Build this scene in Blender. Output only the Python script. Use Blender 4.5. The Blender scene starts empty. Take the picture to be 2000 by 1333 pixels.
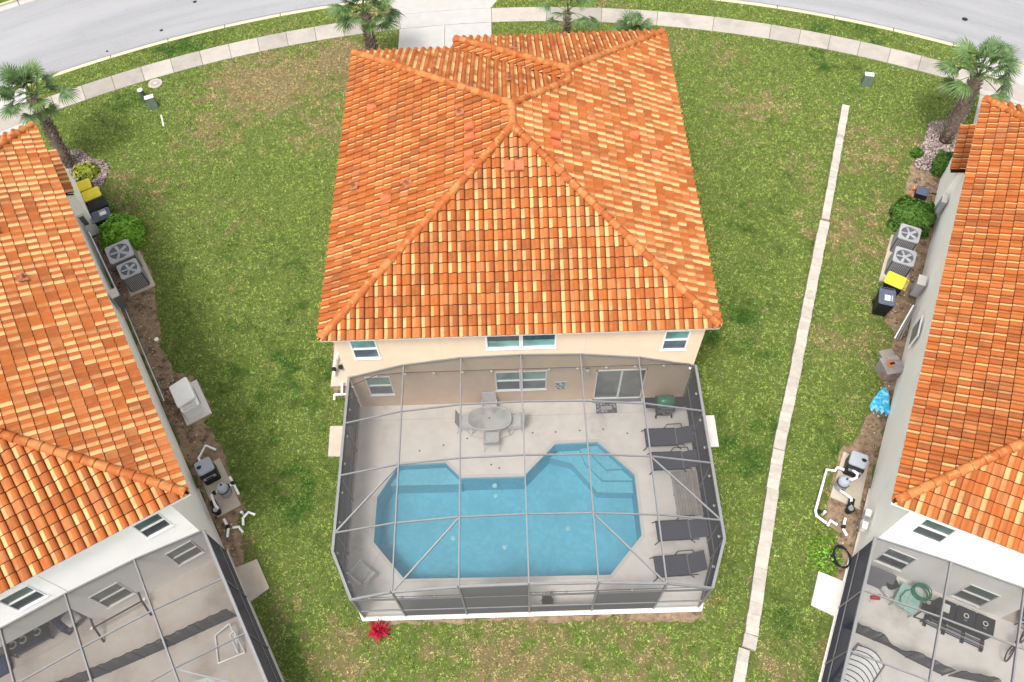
import bpy, math, random
import numpy as np
from mathutils import Vector, Matrix
from mathutils.geometry import tessellate_polygon
R = math.radians
random.seed(7); NP = np.random.default_rng(11)
sc = bpy.context.scene
COL = sc.collection

# ------------------------------------------------------------------ camera
cam_d = bpy.data.cameras.new('camera'); cam = bpy.data.objects.new('camera', cam_d); COL.objects.link(cam)
rr = Vector((0.99945578, -0.02512531, -0.02137438)); uu = Vector((0.03259078, 0.85224615, 0.52212483)); ff = Vector((-0.00509768, 0.52253729, -0.85260119))
CAMP = Vector((-0.11837, -14.29113, 27.91831))
cam.matrix_world = Matrix(((rr.x, uu.x, -ff.x, CAMP.x), (rr.y, uu.y, -ff.y, CAMP.y), (rr.z, uu.z, -ff.z, CAMP.z), (0, 0, 0, 1)))
cam_d.sensor_width = 36; cam_d.lens = 36 * 1560.23 / 2000; cam_d.clip_end = 1200; cam_d.clip_start = .5
sc.camera = cam
# ------------------------------------------------------------------ light: bright thin overcast, soft sun high over the far left
SUN = Vector((-0.22, -0.34, 0.91)).normalized()
w = bpy.data.worlds.new('World'); sc.world = w; w.use_nodes = True
nt = w.node_tree; nt.nodes.clear()
sky = nt.nodes.new('ShaderNodeTexSky'); sky.sky_type = 'NISHITA'; sky.sun_disc = False
sky.sun_elevation = math.asin(SUN.z); sky.sun_rotation = math.atan2(SUN.x, SUN.y)
sky.air_density = 1.0; sky.dust_density = 4.0; sky.ozone_density = .6
bg = nt.nodes.new('ShaderNodeBackground'); bg.inputs['Strength'].default_value = 0.15
wo = nt.nodes.new('ShaderNodeOutputWorld')
hs_ = nt.nodes.new('ShaderNodeHueSaturation'); hs_.inputs['Saturation'].default_value = .18   # thin white cloud cover
nt.links.new(sky.outputs[0], hs_.inputs['Color']); nt.links.new(hs_.outputs[0], bg.inputs[0]); nt.links.new(bg.outputs[0], wo.inputs[0])
sl = bpy.data.lights.new('sun', 'SUN'); sl.energy = 1.5; sl.angle = R(14); sl.color = (1, .955, .885)
so = bpy.data.objects.new('sun', sl); COL.objects.link(so); so.rotation_euler = (-SUN).to_track_quat('-Z', 'Y').to_euler()
so.location = (0, 0, 60)
vs = sc.view_settings
sc.display_settings.display_device = 'sRGB'
vs.view_transform = 'Standard'; vs.look = 'None'; vs.gamma = 1; vs.use_curve_mapping = False; vs.exposure = 1.08

# ------------------------------------------------------------------ materials
def newmat(name):
    m = bpy.data.materials.new(name); m.use_nodes = True
    return m, m.node_tree, m.node_tree.nodes['Principled BSDF']
def nd(t, k, **kw):
    n = t.nodes.new(k)
    for a, b in kw.items(): setattr(n, a, b)
    return n
def mixc(t, f, a, b, mode='MIX'):
    n = nd(t, 'ShaderNodeMix', data_type='RGBA', blend_type=mode)
    for s, v in ((n.inputs[0], f), (n.inputs[6], a), (n.inputs[7], b)):
        if hasattr(v, 'links'): t.links.new(v, s)
        elif isinstance(v, (int, float)): s.default_value = v
        else: s.default_value = (*v, 1)
    return n.outputs[2]
def math_(t, op, a, b=0.0, c=0.0):
    n = nd(t, 'ShaderNodeMath', operation=op)
    for s, v in zip(n.inputs, (a, b, c)):
        if hasattr(v, 'links'): t.links.new(v, s)
        else: s.default_value = v
    return n.outputs[0]
def noise(t, scale, detail=3, rough=.55, vec=None):
    n = nd(t, 'ShaderNodeTexNoise'); n.inputs['Scale'].default_value = scale; n.inputs['Detail'].default_value = detail; n.inputs['Roughness'].default_value = rough
    if vec is not None: t.links.new(vec, n.inputs['Vector'])
    return n.outputs['Fac']
def smooth(t, v, lo, hi, a=0.0, b=1.0):
    n = nd(t, 'ShaderNodeMapRange', interpolation_type='SMOOTHSTEP')
    n.inputs[1].default_value = lo; n.inputs[2].default_value = hi; n.inputs[3].default_value = a; n.inputs[4].default_value = b
    t.links.new(v, n.inputs[0]); return n.outputs[0]
def bump(t, b, h, strength, dist=.02):
    n = nd(t, 'ShaderNodeBump'); n.inputs['Strength'].default_value = strength; n.inputs['Distance'].default_value = dist
    t.links.new(h, n.inputs['Height']); t.links.new(n.outputs[0], b.inputs['Normal'])
def wpos(t): return nd(t, 'ShaderNodeNewGeometry').outputs['Position']
BRIGHT = {'stucco_tan', 'stucco_low', 'stucco_white', 'white_paint', 'white_enamel', 'white_pvc', 'bulb_glass'}
def M(name, col, rough=.6, var=.12, scale=6, bmp=0, bscale=40, metal=0, rnd=0, stain=None, stain_scale=.7, sthr=(.5, .7)):
    m, t, b = newmat(name)
    v = wpos(t); n1 = noise(t, scale, 4, .6, v)
    if name not in BRIGHT:
        col = tuple(c * .87 for c in col); stain = tuple(c * .87 for c in stain) if stain else None
    lo = tuple(max(0, c * (1 - var)) for c in col); hi = tuple(min(1, c * (1 + var)) for c in col)
    c = mixc(t, smooth(t, n1, .3, .7), lo, hi)
    if stain:
        c = mixc(t, smooth(t, noise(t, stain_scale, 5, .65, v), *sthr), c, stain)
    if rnd:
        oi = nd(t, 'ShaderNodeObjectInfo').outputs['Random']
        k = smooth(t, oi, 0, 1, 1 - rnd, 1 + rnd)
        hs = nd(t, 'ShaderNodeHueSaturation'); t.links.new(k, hs.inputs['Value']); t.links.new(c, hs.inputs['Color']); c = hs.outputs[0]
    t.links.new(c, b.inputs['Base Color']); b.inputs['Roughness'].default_value = rough; b.inputs['Metallic'].default_value = metal
    b.inputs['Specular IOR Level'].default_value = .5 if rough < .4 else .18
    if bmp: bump(t, b, noise(t, bscale, 3, .6, v), bmp)
    return m
MT = {}
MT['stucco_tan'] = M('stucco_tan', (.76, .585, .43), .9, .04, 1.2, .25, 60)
MT['stucco_low'] = M('stucco_low', (.70, .535, .40), .9, .04, 1.2, .25, 60)  # slightly darker than the upper wall: screen's shade put into the colour
MT['stucco_white'] = M('stucco_white', (.90, .88, .83), .9, .03, 1.0, .2, 60, stain=(.79, .76, .71), stain_scale=.5, sthr=(.55, .8))
MT['white'] = M('white_paint', (.80, .80, .78), .45, .03, 3)
MT['pvc'] = M('white_pvc', (0.738, 0.738, 0.720), .3, .04, 6)
MT['alu'] = M('grey_aluminium', (.22, .22, .225), .45, .05, 3, metal=.1)
MT['alu_dark'] = M('dark_aluminium', (.16, .16, .17), .4, .05, 3, metal=.4)
MT['black'] = M('black_plastic', (.018, .019, .022), .45, .2, 5)
MT['bin_grey'] = M('grey_plastic', (.10, .115, .16), .5, .12, 5)
MT['yellow'] = M('yellow_plastic', (.74, .60, .05), .45, .06, 5, stain=(.55, .42, .06), stain_scale=3, sthr=(.6, .8))
MT['ac'] = M('grey_sheet_metal', (0.357, 0.357, 0.374), .5, .05, 3)
MT['ac_dark'] = M('dark_louvre', (.10, .10, .105), .5, .1, 8)
MT['slate'] = M('slate_grey_plastic', (.36, .38, .43), .45, .05, 3)
MT['concrete'] = M('walk_concrete', (.345, .312, .275), .9, .06, 2.5, .2, 60, rnd=.15, stain=(.27, .245, .22), stain_scale=.55, sthr=(.50, .74))
MT['drive'] = M('driveway_concrete', (.40, .388, .37), .9, .04, 2, .2, 60, rnd=.03)
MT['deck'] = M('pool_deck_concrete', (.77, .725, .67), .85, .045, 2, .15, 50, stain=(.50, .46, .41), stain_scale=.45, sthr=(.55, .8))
MT['deck_dirty'] = M('stained_deck_concrete', (.60, .53, .465), .85, .06, 2, .15, 50, stain=(.40, .33, .28), stain_scale=.5, sthr=(.45, .7))  # darker deck tone with random brown stains
MT['pad'] = M('pad_concrete', (0.473, 0.413, 0.335), .9, .06, 3, .2, 60, stain=(.5, .42, .34), stain_scale=2)
MT['padwhite'] = M('pale_pad_concrete', (0.619, 0.585, 0.550), .9, .05, 3, .2, 60)
MT['coping'] = M('pool_coping', (0.666, 0.639, 0.594), .7, .03, 4)
MT['asphalt'] = M('sunbleached_asphalt', (0.265, 0.265, 0.276), .95, .06, .25, .35, 90, stain=(.265, .265, .28), stain_scale=.18, sthr=(.45, .65))
def roadmat():
    m, t, b = newmat('sunbleached_asphalt'); v = wpos(t)
    sb = nd(t, 'ShaderNodeVectorMath', operation='SUBTRACT'); t.links.new(v, sb.inputs[0]); sb.inputs[1].default_value = (-.4, -24.3, 0)
    sp = nd(t, 'ShaderNodeSeparateXYZ'); t.links.new(sb.outputs[0], sp.inputs[0])
    rad = nd(t, 'ShaderNodeVectorMath', operation='LENGTH'); t.links.new(sb.outputs[0], rad.inputs[0]); an = math_(t, 'ARCTAN2', sp.outputs[0], sp.outputs[1])
    cb = nd(t, 'ShaderNodeCombineXYZ'); t.links.new(rad.outputs['Value'], cb.inputs[0]); t.links.new(math_(t, 'MULTIPLY', an, 4.0), cb.inputs[1])
    c = mixc(t, smooth(t, noise(t, .8, 5, .6, cb.outputs[0]), .32, .68), (.235, .235, .245), (.30, .30, .31))
    c = mixc(t, smooth(t, noise(t, 9, 4, .7, v), .35, .65, 0, .35), c, (.33, .33, .335))
    c = mixc(t, smooth(t, noise(t, .5, 6, .75, v), .55, .75, 0, .5), c, (.21, .21, .22))
    c = mixc(t, 1.0, c, (.87, .87, .87), 'MULTIPLY'); t.links.new(c, b.inputs['Base Color']); b.inputs['Roughness'].default_value = .95; b.inputs['Specular IOR Level'].default_value = .15; bump(t, b, noise(t, 80, 2, .5, v), .3)
    return m
MT['asphalt'] = roadmat()
MT['gutter'] = M('gutter_concrete', (0.425, 0.395, 0.374), .9, .07, 2, .2, 60, rnd=.05)
MT['kerb'] = M('kerb_top_concrete', (0.528, 0.493, 0.264), .9, .1, 1.5, .2, 60)
MT['block'] = M('wall_block', (.44, .40, .35), .95, .08, 5, .4, 40, rnd=.08, stain=(.20, .18, .16), stain_scale=1.6, sthr=(.56, .78))
MT['soil'] = M('bare_soil', (.27, .19, .125), 1, .3, 6, .9, 25, stain=(.12, .08, .05), stain_scale=3, sthr=(.5, .62))
MT['plaster'] = M('pool_plaster', (.35, .66, .77), .7, .08, 6, stain=(.30, .60, .71), stain_scale=.9, sthr=(.45, .7))
MT['plaster_light'] = M('pool_shelf_plaster', (.43, .69, .77), .7, .08, 8)
MT['sling'] = M('sling_fabric', (.075, .078, .105), .8, .18, 18)
MT['sling_light'] = M('pale_mesh_fabric', (.62, .62, .60), .8, .08, 10)
MT['lightframe'] = M('pale_metal_frame', (.66, .66, .64), .4, .05, 6)
MT['green'] = M('green_enamel', (.015, .20, .09), .25, .1, 5)
MT['steel'] = M('steel', (.5, .5, .5), .3, .08, 8, metal=.7)
MT['wood_grey'] = M('weathered_boards', (.37, .34, .31), .9, .12, 3, .3, 30, rnd=.08)
MT['redleaf'] = M('red_leaf', (.33, .008, .025), .5, .35, 9, rnd=.1)
MT['redbrown'] = M('dark_red_leaf', (.17, .045, .03), .7, .3, 9)
MT['leaf'] = M('hedge_leaf', (.15, .32, .03), .55, .45, 8)
MT['leaf2'] = M('dark_hedge_leaf', (.065, .145, .02), .55, .45, 8)
MT['leaf_yg'] = M('yellow_green_leaf', (.22, .25, .03), .55, .35, 8)
MT['trunk'] = M('palm_trunk', (.17, .125, .10), .9, .35, 14, .6, 30)
MT['boot'] = M('palm_boot', (.38, .31, .265), .9, .35, 9)
MT['bark'] = M('bark', (.10, .07, .045), .9, .3, 14)
MT['rust'] = M('rusty_box', (.27, .26, .27), .85, .12, 6, stain=(.36, .16, .06), stain_scale=1.9, sthr=(.52, .58))
MT['tarp'] = M('blue_tarp', (.05, .42, .68), .4, .25, 8, stain=(.30, .66, .80), stain_scale=5, sthr=(.5, .6))
MT['red'] = M('red_plastic', (.55, .02, .03), .5, .1, 5)
MT['orange'] = M('orange_cord', (.75, .16, .02), .5, .1, 5)
MT['mint'] = M('mint_mat', (.36, .56, .50), .8, .06, 5)
MT['navy'] = M('navy_cloth', (.03, .04, .13), .8, .2, 8)
MT['gen'] = M('white_enamel', (0.772, 0.772, 0.763), .35, .02, 3)
MT['glassgreen'] = M('frosted_blind', (.16, .30, .27), .12, .12, 3)
MT['lamp'] = M('bulb_glass', (.80, .78, .74), .15, .02, 5)
MT['signw'] = M('sign_white', (.66, .68, .64), .5, .04, 5)
MT['fence_mesh_pole'] = M('black_pole', (.03, .03, .035), .5, .1, 5)

def glassmat(name, col, rough=.06):
    m, t, b = newmat(name)
    v = wpos(t)
    c = mixc(t, smooth(t, noise(t, 1.3, 2, .5, v), .35, .65), tuple(c * .75 for c in col), tuple(min(1, c * 1.25) for c in col))
    t.links.new(c, b.inputs['Base Color']); b.inputs['Roughness'].default_value = rough; b.inputs['Specular IOR Level'].default_value = .9
    return m
MT['glass_up'] = glassmat('teal_window_glass', (.15, .30, .27))  # even teal tone for the panes
MT['glass_up_n'] = glassmat('dark_teal_glass', (.07, .115, .105))  # darker teal for the neighbours' panes
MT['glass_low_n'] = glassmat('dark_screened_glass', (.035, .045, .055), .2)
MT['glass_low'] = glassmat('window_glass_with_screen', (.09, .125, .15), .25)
MT['glass_dark'] = glassmat('dark_window_glass', (.035, .05, .055))
MT['glass_grey'] = glassmat('sliding_glass', (.13, .16, .155), .15)
MT['glass_table'] = glassmat('frosted_table_glass', (.40, .405, .39), .2)

def screenmat(name, d, col):
    m = bpy.data.materials.new(name); m.use_nodes = True; t = m.node_tree; t.nodes.clear()
    o = nd(t, 'ShaderNodeOutputMaterial'); mx = nd(t, 'ShaderNodeMixShader'); tr = nd(t, 'ShaderNodeBsdfTransparent'); df = nd(t, 'ShaderNodeBsdfDiffuse')
    df.inputs[0].default_value = (*col, 1)
    g = nd(t, 'ShaderNodeNewGeometry'); dp = nd(t, 'ShaderNodeVectorMath', operation='DOT_PRODUCT')
    t.links.new(g.outputs['Incoming'], dp.inputs[0]); t.links.new(g.outputs['Normal'], dp.inputs[1])
    c = math_(t, 'MAXIMUM', math_(t, 'ABSOLUTE', dp.outputs['Value']), .12)   # woven threads cover more of the view at a slant
    f = math_(t, 'MINIMUM', math_(t, 'DIVIDE', d, c), .93)
    t.links.new(f, mx.inputs[0]); t.links.new(tr.outputs[0], mx.inputs[1]); t.links.new(df.outputs[0], mx.inputs[2]); t.links.new(mx.outputs[0], o.inputs[0])
    return m
MT['screen'] = screenmat('insect_screen', .345, (.075, .073, .073))
MT['screen_front'] = screenmat('front_insect_screen', .10, (.16, .155, .15))
MT['screen_side'] = screenmat('side_insect_screen', .75, (.05, .053, .075))
MT['screen_refl'] = screenmat('painted_reflection_screen', .62, (.11, .11, .112))  # denser dark screen standing in for reflections on the front panels
MT['fence_mesh'] = screenmat('safety_fence_mesh', .3, (.08, .08, .09))

def watermat():
    m = bpy.data.materials.new('pool_water'); m.use_nodes = True; t = m.node_tree; t.nodes.clear()
    o = nd(t, 'ShaderNodeOutputMaterial'); mx = nd(t, 'ShaderNodeMixShader'); tr = nd(t, 'ShaderNodeBsdfTransparent'); gl = nd(t, 'ShaderNodeBsdfGlossy')
    tr.inputs[0].default_value = (.66, .90, .95, 1); gl.inputs['Roughness'].default_value = .05
    fr = nd(t, 'ShaderNodeFresnel'); fr.inputs[0].default_value = 1.33
    bp = nd(t, 'ShaderNodeBump'); bp.inputs['Strength'].default_value = .25; bp.inputs['Distance'].default_value = .02
    t.links.new(noise(t, 4, 3, .5, wpos(t)), bp.inputs['Height']); t.links.new(bp.outputs[0], gl.inputs['Normal']); t.links.new(bp.outputs[0], fr.inputs['Normal'])
    t.links.new(fr.outputs[0], mx.inputs[0]); t.links.new(tr.outputs[0], mx.inputs[1]); t.links.new(gl.outputs[0], mx.inputs[2]); t.links.new(mx.outputs[0], o.inputs[0])
    return m
MT['water'] = watermat()

def tilemat():
    m, t, b = newmat('clay_roof_tile')
    at = nd(t, 'ShaderNodeVertexColor', layer_name='tile'); sp = nd(t, 'ShaderNodeSeparateColor'); t.links.new(at.outputs['Color'], sp.inputs[0])
    r, u, r2 = sp.outputs[0], sp.outputs[1], sp.outputs[2]
    v = wpos(t)
    cr = nd(t, 'ShaderNodeValToRGB'); e = cr.color_ramp.elements
    e[0].position = 0; e[0].color = (.27, .078, .022, 1); e[1].position = 1; e[1].color = (.40, .145, .050, 1)
    for p, c in ((.2, (.31, .086, .022)), (.5, (.365, .101, .023)), (.8, (.385, .112, .028))):
        x = e.new(p); x.color = (*c, 1)
    t.links.new(r, cr.inputs[0])
    n1 = noise(t, 9, 3, .6, v)
    c = mixc(t, smooth(t, n1, .40, .75, 0, .25), cr.outputs[0], (.38, .135, .045))
    # cream streak down one flank of many tiles: glaze blend plus painted highlight
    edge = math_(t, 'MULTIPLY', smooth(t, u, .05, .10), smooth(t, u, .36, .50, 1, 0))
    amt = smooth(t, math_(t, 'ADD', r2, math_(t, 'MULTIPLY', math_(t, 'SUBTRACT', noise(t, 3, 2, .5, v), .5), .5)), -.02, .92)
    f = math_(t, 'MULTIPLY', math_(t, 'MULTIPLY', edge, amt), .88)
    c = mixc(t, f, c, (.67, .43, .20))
    c = mixc(t, smooth(t, noise(t, .7, 6, .72, v), .48, .72, 0, .42), c, (.15, .065, .035))
    c = mixc(t, 1.0, c, (.87, .87, .87), 'MULTIPLY'); t.links.new(c, b.inputs['Base Color']); b.inputs['Roughness'].default_value = .7; b.inputs['Specular IOR Level'].default_value = .12
    bump(t, b, noise(t, 45, 2, .5, v), .15, .01)
    return m
MT['tile'] = tilemat()
def ridgemat():
    m, t, b = newmat('ridge_tile_clay'); v = wpos(t)
    oi = nd(t, 'ShaderNodeObjectInfo').outputs['Random']
    cr = nd(t, 'ShaderNodeValToRGB'); e = cr.color_ramp.elements
    e[0].position = 0; e[0].color = (.33, .085, .022, 1); e[1].position = 1; e[1].color = (.45, .18, .06, 1)
    x = e.new(.5); x.color = (.38, .11, .030, 1)
    t.links.new(oi, cr.inputs[0])
    c = mixc(t, smooth(t, noise(t, 4, 3, .6, v), .48, .68, 0, .6), cr.outputs[0], (.50, .27, .10))
    c = mixc(t, 1.0, c, (.87, .87, .87), 'MULTIPLY'); t.links.new(c, b.inputs['Base Color']); b.inputs['Roughness'].default_value = .7; b.inputs['Specular IOR Level'].default_value = .15
    return m
MT['ridge'] = ridgemat()
MT['vent'] = M('red_roof_vent', (.52, .13, .055), .6, .1, 6)
MT['vent_old'] = M('weathered_roof_vent', (.33, .13, .07), .7, .2, 9)
MT['under'] = M('roof_underlay', (.06, .025, .014), .9, .1, 3)  # darkened so the gaps between tiles read as shadow lines

# grass colour, one recipe for ground and blades.  Blobs: dry (d) or lush (l) patches of the real lawn, world x, y, radius
DRY = [(-12.5, 19, 5.8, .95), (-9, 20.3, 4.8, .9), (-15, 15.3, 3.6, .6), (-9.5, 16, 4.2, .6), (15.4, 8, 5, .62), (17, 12.5, 4.5, .55), (13.2, 2.5, 3.6, .5), (11.6, -3.6, 2, .4), (-17.5, 11, 5, .4), (11.8, 16, 4.5, .45), (1, -10.6, 9, .62), (-1, -9.6, 3.2, .75), (3.5, -10.2, 3.5, .65), (-6, -9.3, 2.5, .6), (8, -10, 2, .6), (14.3, 4.5, 2.4, .45), (13.5, 12, 3.2, .40),
       (8.5, 20.5, 3.0, .45), (-8.8, -7.5, 2, .35), (19.5, 12.8, 1.5, .8), (-15, 9.5, 4.5, .22), (13, -1, 2, .3), (11.5, 19.5, 3, .5), (-10, -5.4, 1.4, .6), (11.0, -6.3, 1.2, .5), (9.6, -9.8, 1.3, .5), (5.6, 23.9, 4, .35), (-6.5, 24.4, 5, .6)]
LUSH = [(-9.5, 1.5, 4.5, .6), (-8.3, -3.5, 2.6, .7), (8.4, 3.5, 3.2, .7), (8.2, -2, 2.4, .8), (-11.5, 7.5, 3.5, .4), (10.5, 9, 4, .4), (-19.5, 17.8, 1.5, .9), (-17.5, 22.3, 3.2, .8), (16.5, 19.6, 2.2, .7), (18, 22, 3, .7), (11.8, -2.2, 1.6, .5), (-7.7, -8.5, 1.2, .6), (8.9, -8.5, 1.5, .5)]
def grassmat(name, blade):
    m, t, b = newmat(name); v = wpos(t)
    def blob(L):
        acc = None
        for x, y, r_, s_ in L:
            dn = nd(t, 'ShaderNodeVectorMath', operation='DISTANCE'); mp = nd(t, 'ShaderNodeVectorMath', operation='MULTIPLY')
            mp.inputs[1].default_value = (1, 1, 0); t.links.new(v, mp.inputs[0]); t.links.new(mp.outputs[0], dn.inputs[0]); dn.inputs[1].default_value = (x, y, 0)
            o = smooth(t, dn.outputs['Value'], 0, r_ * (1.25 if L is LUSH else 1), s_ * (.6 if L is LUSH else 1), 0)
            acc = o if acc is None else math_(t, 'MAXIMUM', acc, o)
        return acc
    n_big = noise(t, .35, 4, .6, v); n_mid = noise(t, 1.6, 4, .65, v); n_f = noise(t, 7, 3, .7, v)
    dry = math_(t, 'ADD', math_(t, 'ADD', blob(DRY), math_(t, 'MULTIPLY', math_(t, 'SUBTRACT', n_mid, .5), 2.3)), math_(t, 'MULTIPLY', math_(t, 'SUBTRACT', n_big, .5), 1.2))
    n_pat = noise(t, .9, 5, .7, v)
    lush = math_(t, 'ADD', blob(LUSH), math_(t, 'MULTIPLY', math_(t, 'SUBTRACT', n_pat, .49), 2.3))
    k = 1.0 if blade else .42  # ground colour darkened to stand for shade between the tufts
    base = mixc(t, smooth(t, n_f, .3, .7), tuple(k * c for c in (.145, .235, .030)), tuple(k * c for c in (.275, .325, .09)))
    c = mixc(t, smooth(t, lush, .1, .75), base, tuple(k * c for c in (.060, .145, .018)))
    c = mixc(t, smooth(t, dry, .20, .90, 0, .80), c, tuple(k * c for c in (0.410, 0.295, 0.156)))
    if blade:
        at = nd(t, 'ShaderNodeVertexColor', layer_name='rnd'); sp = nd(t, 'ShaderNodeSeparateColor'); t.links.new(at.outputs['Color'], sp.inputs[0])
        c = mixc(t, smooth(t, sp.outputs[0], .70, 1, 0, .32), c, (0.377, 0.377, 0.164))
        hs = nd(t, 'ShaderNodeHueSaturation'); t.links.new(math_(t, 'MULTIPLY', smooth(t, sp.outputs[1], 0, 1, .62, 1.38), math_(t, 'MULTIPLY', smooth(t, noise(t, 13, 2, .6, v), .3, .7, .58, 1.34), smooth(t, noise(t, 2.4, 4, .7, v), .3, .7, .72, 1.28))), hs.inputs['Value']); t.links.new(c, hs.inputs['Color']); c = hs.outputs[0]
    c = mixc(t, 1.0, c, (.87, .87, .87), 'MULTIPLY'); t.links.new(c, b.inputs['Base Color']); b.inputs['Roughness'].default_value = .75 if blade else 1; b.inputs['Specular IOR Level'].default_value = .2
    return m
MT['lawn'] = grassmat('lawn_ground', False); MT['blade'] = grassmat('grass_blades', True)

# ------------------------------------------------------------------ mesh tools
class MB:
    def __init__(s): s.v = []; s.f = []; s.X = Matrix.Identity(4)
    def add(s, vs_, fs):
        o = len(s.v); s.v += [tuple(s.X @ Vector(p)) for p in vs_]; s.f += [tuple(i + o for i in f) for f in fs]; return s
    def box(s, x0, y0, z0, x1, y1, z1, bev=0):
        if bev <= 0:
            V = [(x0, y0, z0), (x1, y0, z0), (x1, y1, z0), (x0, y1, z0), (x0, y0, z1), (x1, y0, z1), (x1, y1, z1), (x0, y1, z1)]
            return s.add(V, [(3, 2, 1, 0), (4, 5, 6, 7), (0, 1, 5, 4), (1, 2, 6, 5), (2, 3, 7, 6), (3, 0, 4, 7)])
        b = bev   # rounded in plan and at the top
        def ring(i, z):
            a, b0, c, d = x0 + i, y0 + i, x1 - i, y1 - i; q = max(b - i, .002)
            return [(a + q, b0, z), (c - q, b0, z), (c - q * .3, b0 + q * .3, z), (c, b0 + q, z), (c, d - q, z), (c - q * .3, d - q * .3, z), (c - q, d, z), (a + q, d, z), (a + q * .3, d - q * .3, z), (a, d - q, z), (a, b0 + q, z), (a + q * .3, b0 + q * .3, z)]
        rings = [ring(0, z0), ring(0, z1 - b * .6), ring(b * .3, z1 - b * .15), ring(b * .7, z1)]
        V = sum(rings, []); F = []
        for k in range(3):
            for i in range(12): F.append((k * 12 + i, k * 12 + (i + 1) % 12, (k + 1) * 12 + (i + 1) % 12, (k + 1) * 12 + i))
        F.append(tuple(range(36, 48))); F.append(tuple(range(11, -1, -1)))
        return s.add(V, F)
    def prism(s, poly, z0, z1):
        n = len(poly); V = [(x, y, z0) for x, y in poly] + [(x, y, z1) for x, y in poly]
        return s.add(V, [tuple(range(n - 1, -1, -1)), tuple(range(n, 2 * n))] + [(i, (i + 1) % n, n + (i + 1) % n, n + i) for i in range(n)])
    def tube(s, pts, r, n=8, r2=None, cap=True, square=False):
        pts = [Vector(p) for p in pts]; V = []; F = []
        up0 = None
        for i, p in enumerate(pts):
            if i == 0: d = pts[1] - p
            elif i == len(pts) - 1: d = p - pts[i - 1]
            else: d = (pts[i + 1] - p).normalized() + (p - pts[i - 1]).normalized()
            if d.length < 1e-9: d = Vector((0, 0, 1))
            d.normalize()
            ref = Vector((0, 0, 1)) if abs(d.z) < .95 else Vector((1, 0, 0))
            a = d.cross(ref).normalized(); b = a.cross(d).normalized()
            if up0 is not None and a.dot(up0) < 0 and False: a = -a
            up0 = a
            q = r if r2 is None else r + (r2 - r) * i / (len(pts) - 1)
            for k in range(n):
                an = 2 * math.pi * (k + (.5 if square else 0)) / n; V.append(p + (a * math.cos(an) + b * math.sin(an)) * q)
        for i in range(len(pts) - 1):
            for k in range(n): F.append((i * n + k, i * n + (k + 1) % n, (i + 1) * n + (k + 1) % n, (i + 1) * n + k))
        if cap: F.append(tuple(range(n - 1, -1, -1))); F.append(tuple((len(pts) - 1) * n + k for k in range(n)))
        return s.add(V, F)
    def bar(s, a, b, wd, ht):   # rectangular member from a to b, top along z
        a = Vector(a); b = Vector(b); d = (b - a).normalized()
        ref = Vector((0, 0, 1)) if abs(d.z) < .95 else Vector((0, 1, 0))
        l = d.cross(ref).normalized() * wd / 2; u = l.cross(d).normalized() * ht / 2
        V = [a - l - u, a + l - u, a + l + u, a - l + u, b - l - u, b + l - u, b + l + u, b - l + u]
        return s.add(V, [(0, 1, 2, 3), (7, 6, 5, 4), (0, 4, 5, 1), (1, 5, 6, 2), (2, 6, 7, 3), (3, 7, 4, 0)])
    def lathe(s, prof, n=20, cx=0, cy=0):
        V = []; F = []
        for r, z in prof:
            for k in range(n): a = 2 * math.pi * k / n; V.append((cx + r * math.cos(a), cy + r * math.sin(a), z))
        for i in range(len(prof) - 1):
            for k in range(n): F.append((i * n + k, i * n + (k + 1) % n, (i + 1) * n + (k + 1) % n, (i + 1) * n + k))
        F.append(tuple(range(n - 1, -1, -1))); F.append(tuple((len(prof) - 1) * n + k for k in range(n)))
        return s.add(V, F)
    def poly(s, loops, z, flip=False):
        L = [[Vector((x, y, 0)) for x, y in l] for l in loops]; flat = [p for l in L for p in l]
        tr = tessellate_polygon(L)
        F = []
        for a, b, c in tr:
            A, B, C_ = flat[a], flat[b], flat[c]
            F.append((a, b, c) if ((B - A).cross(C_ - A).z > 0) else (a, c, b))
        return s.add([(p.x, p.y, z) for p in flat], F)
    def build(s, name, mat, parent=None, smooth_=False, attrs=None):
        me = bpy.data.meshes.new(name); me.from_pydata(s.v, [], s.f); me.update()
        if smooth_: me.polygons.foreach_set('use_smooth', [True] * len(me.polygons))
        return link(name, me, mat, parent)
def link(name, me, mat, parent=None):
    if mat is not None and not me.materials: me.materials.append(MT[mat] if isinstance(mat, str) else mat)
    o = bpy.data.objects.new(name, me); COL.objects.link(o)
    if parent is not None: o.parent = parent
    return o
def tag(o, label, cat, group=None):
    o['label'] = label; o['category'] = cat
    if group: o['group'] = group
    return o
def struct(o, label=None, kind='structure'):
    o['kind'] = kind
    if label: o['label'] = label
    return o
def thing(name, label, cat, loc=(0, 0, 0), rz=0, group=None):
    o = bpy.data.objects.new(name, None); COL.objects.link(o); o.empty_display_size = .3
    o.location = loc; o.rotation_euler = (0, 0, rz)
    return tag(o, label, cat, group)
def copytree(o, loc, rz, label, group=None):
    c = o.copy(); COL.objects.link(c); c.location = loc; c.rotation_euler = (0, 0, rz); c['label'] = label
    if group: c['group'] = group
    def rec(src, dst):
        for ch in src.children:
            k = ch.copy(); COL.objects.link(k); k.parent = dst; rec(ch, k)
    rec(o, c); return c
ANG_L, ANG_R = R(30.0), R(-26.2)
FL = ((-15.859, -8.595), ANG_L); FR = ((16.689, -9.147), ANG_R)
def at(F, x, y, z=0):
    (ox, oy), a = F; return (ox + x * math.cos(a) - y * math.sin(a), oy + x * math.sin(a) + y * math.cos(a), z)
EXCL = []      # polygons without grass
def exf(F, pts): EXCL.append([at(F, *p)[:2] for p in pts])
CX, CY = -.4, -24.3
def pol(r, a): return (CX + r * math.sin(a), CY + r * math.cos(a))

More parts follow.
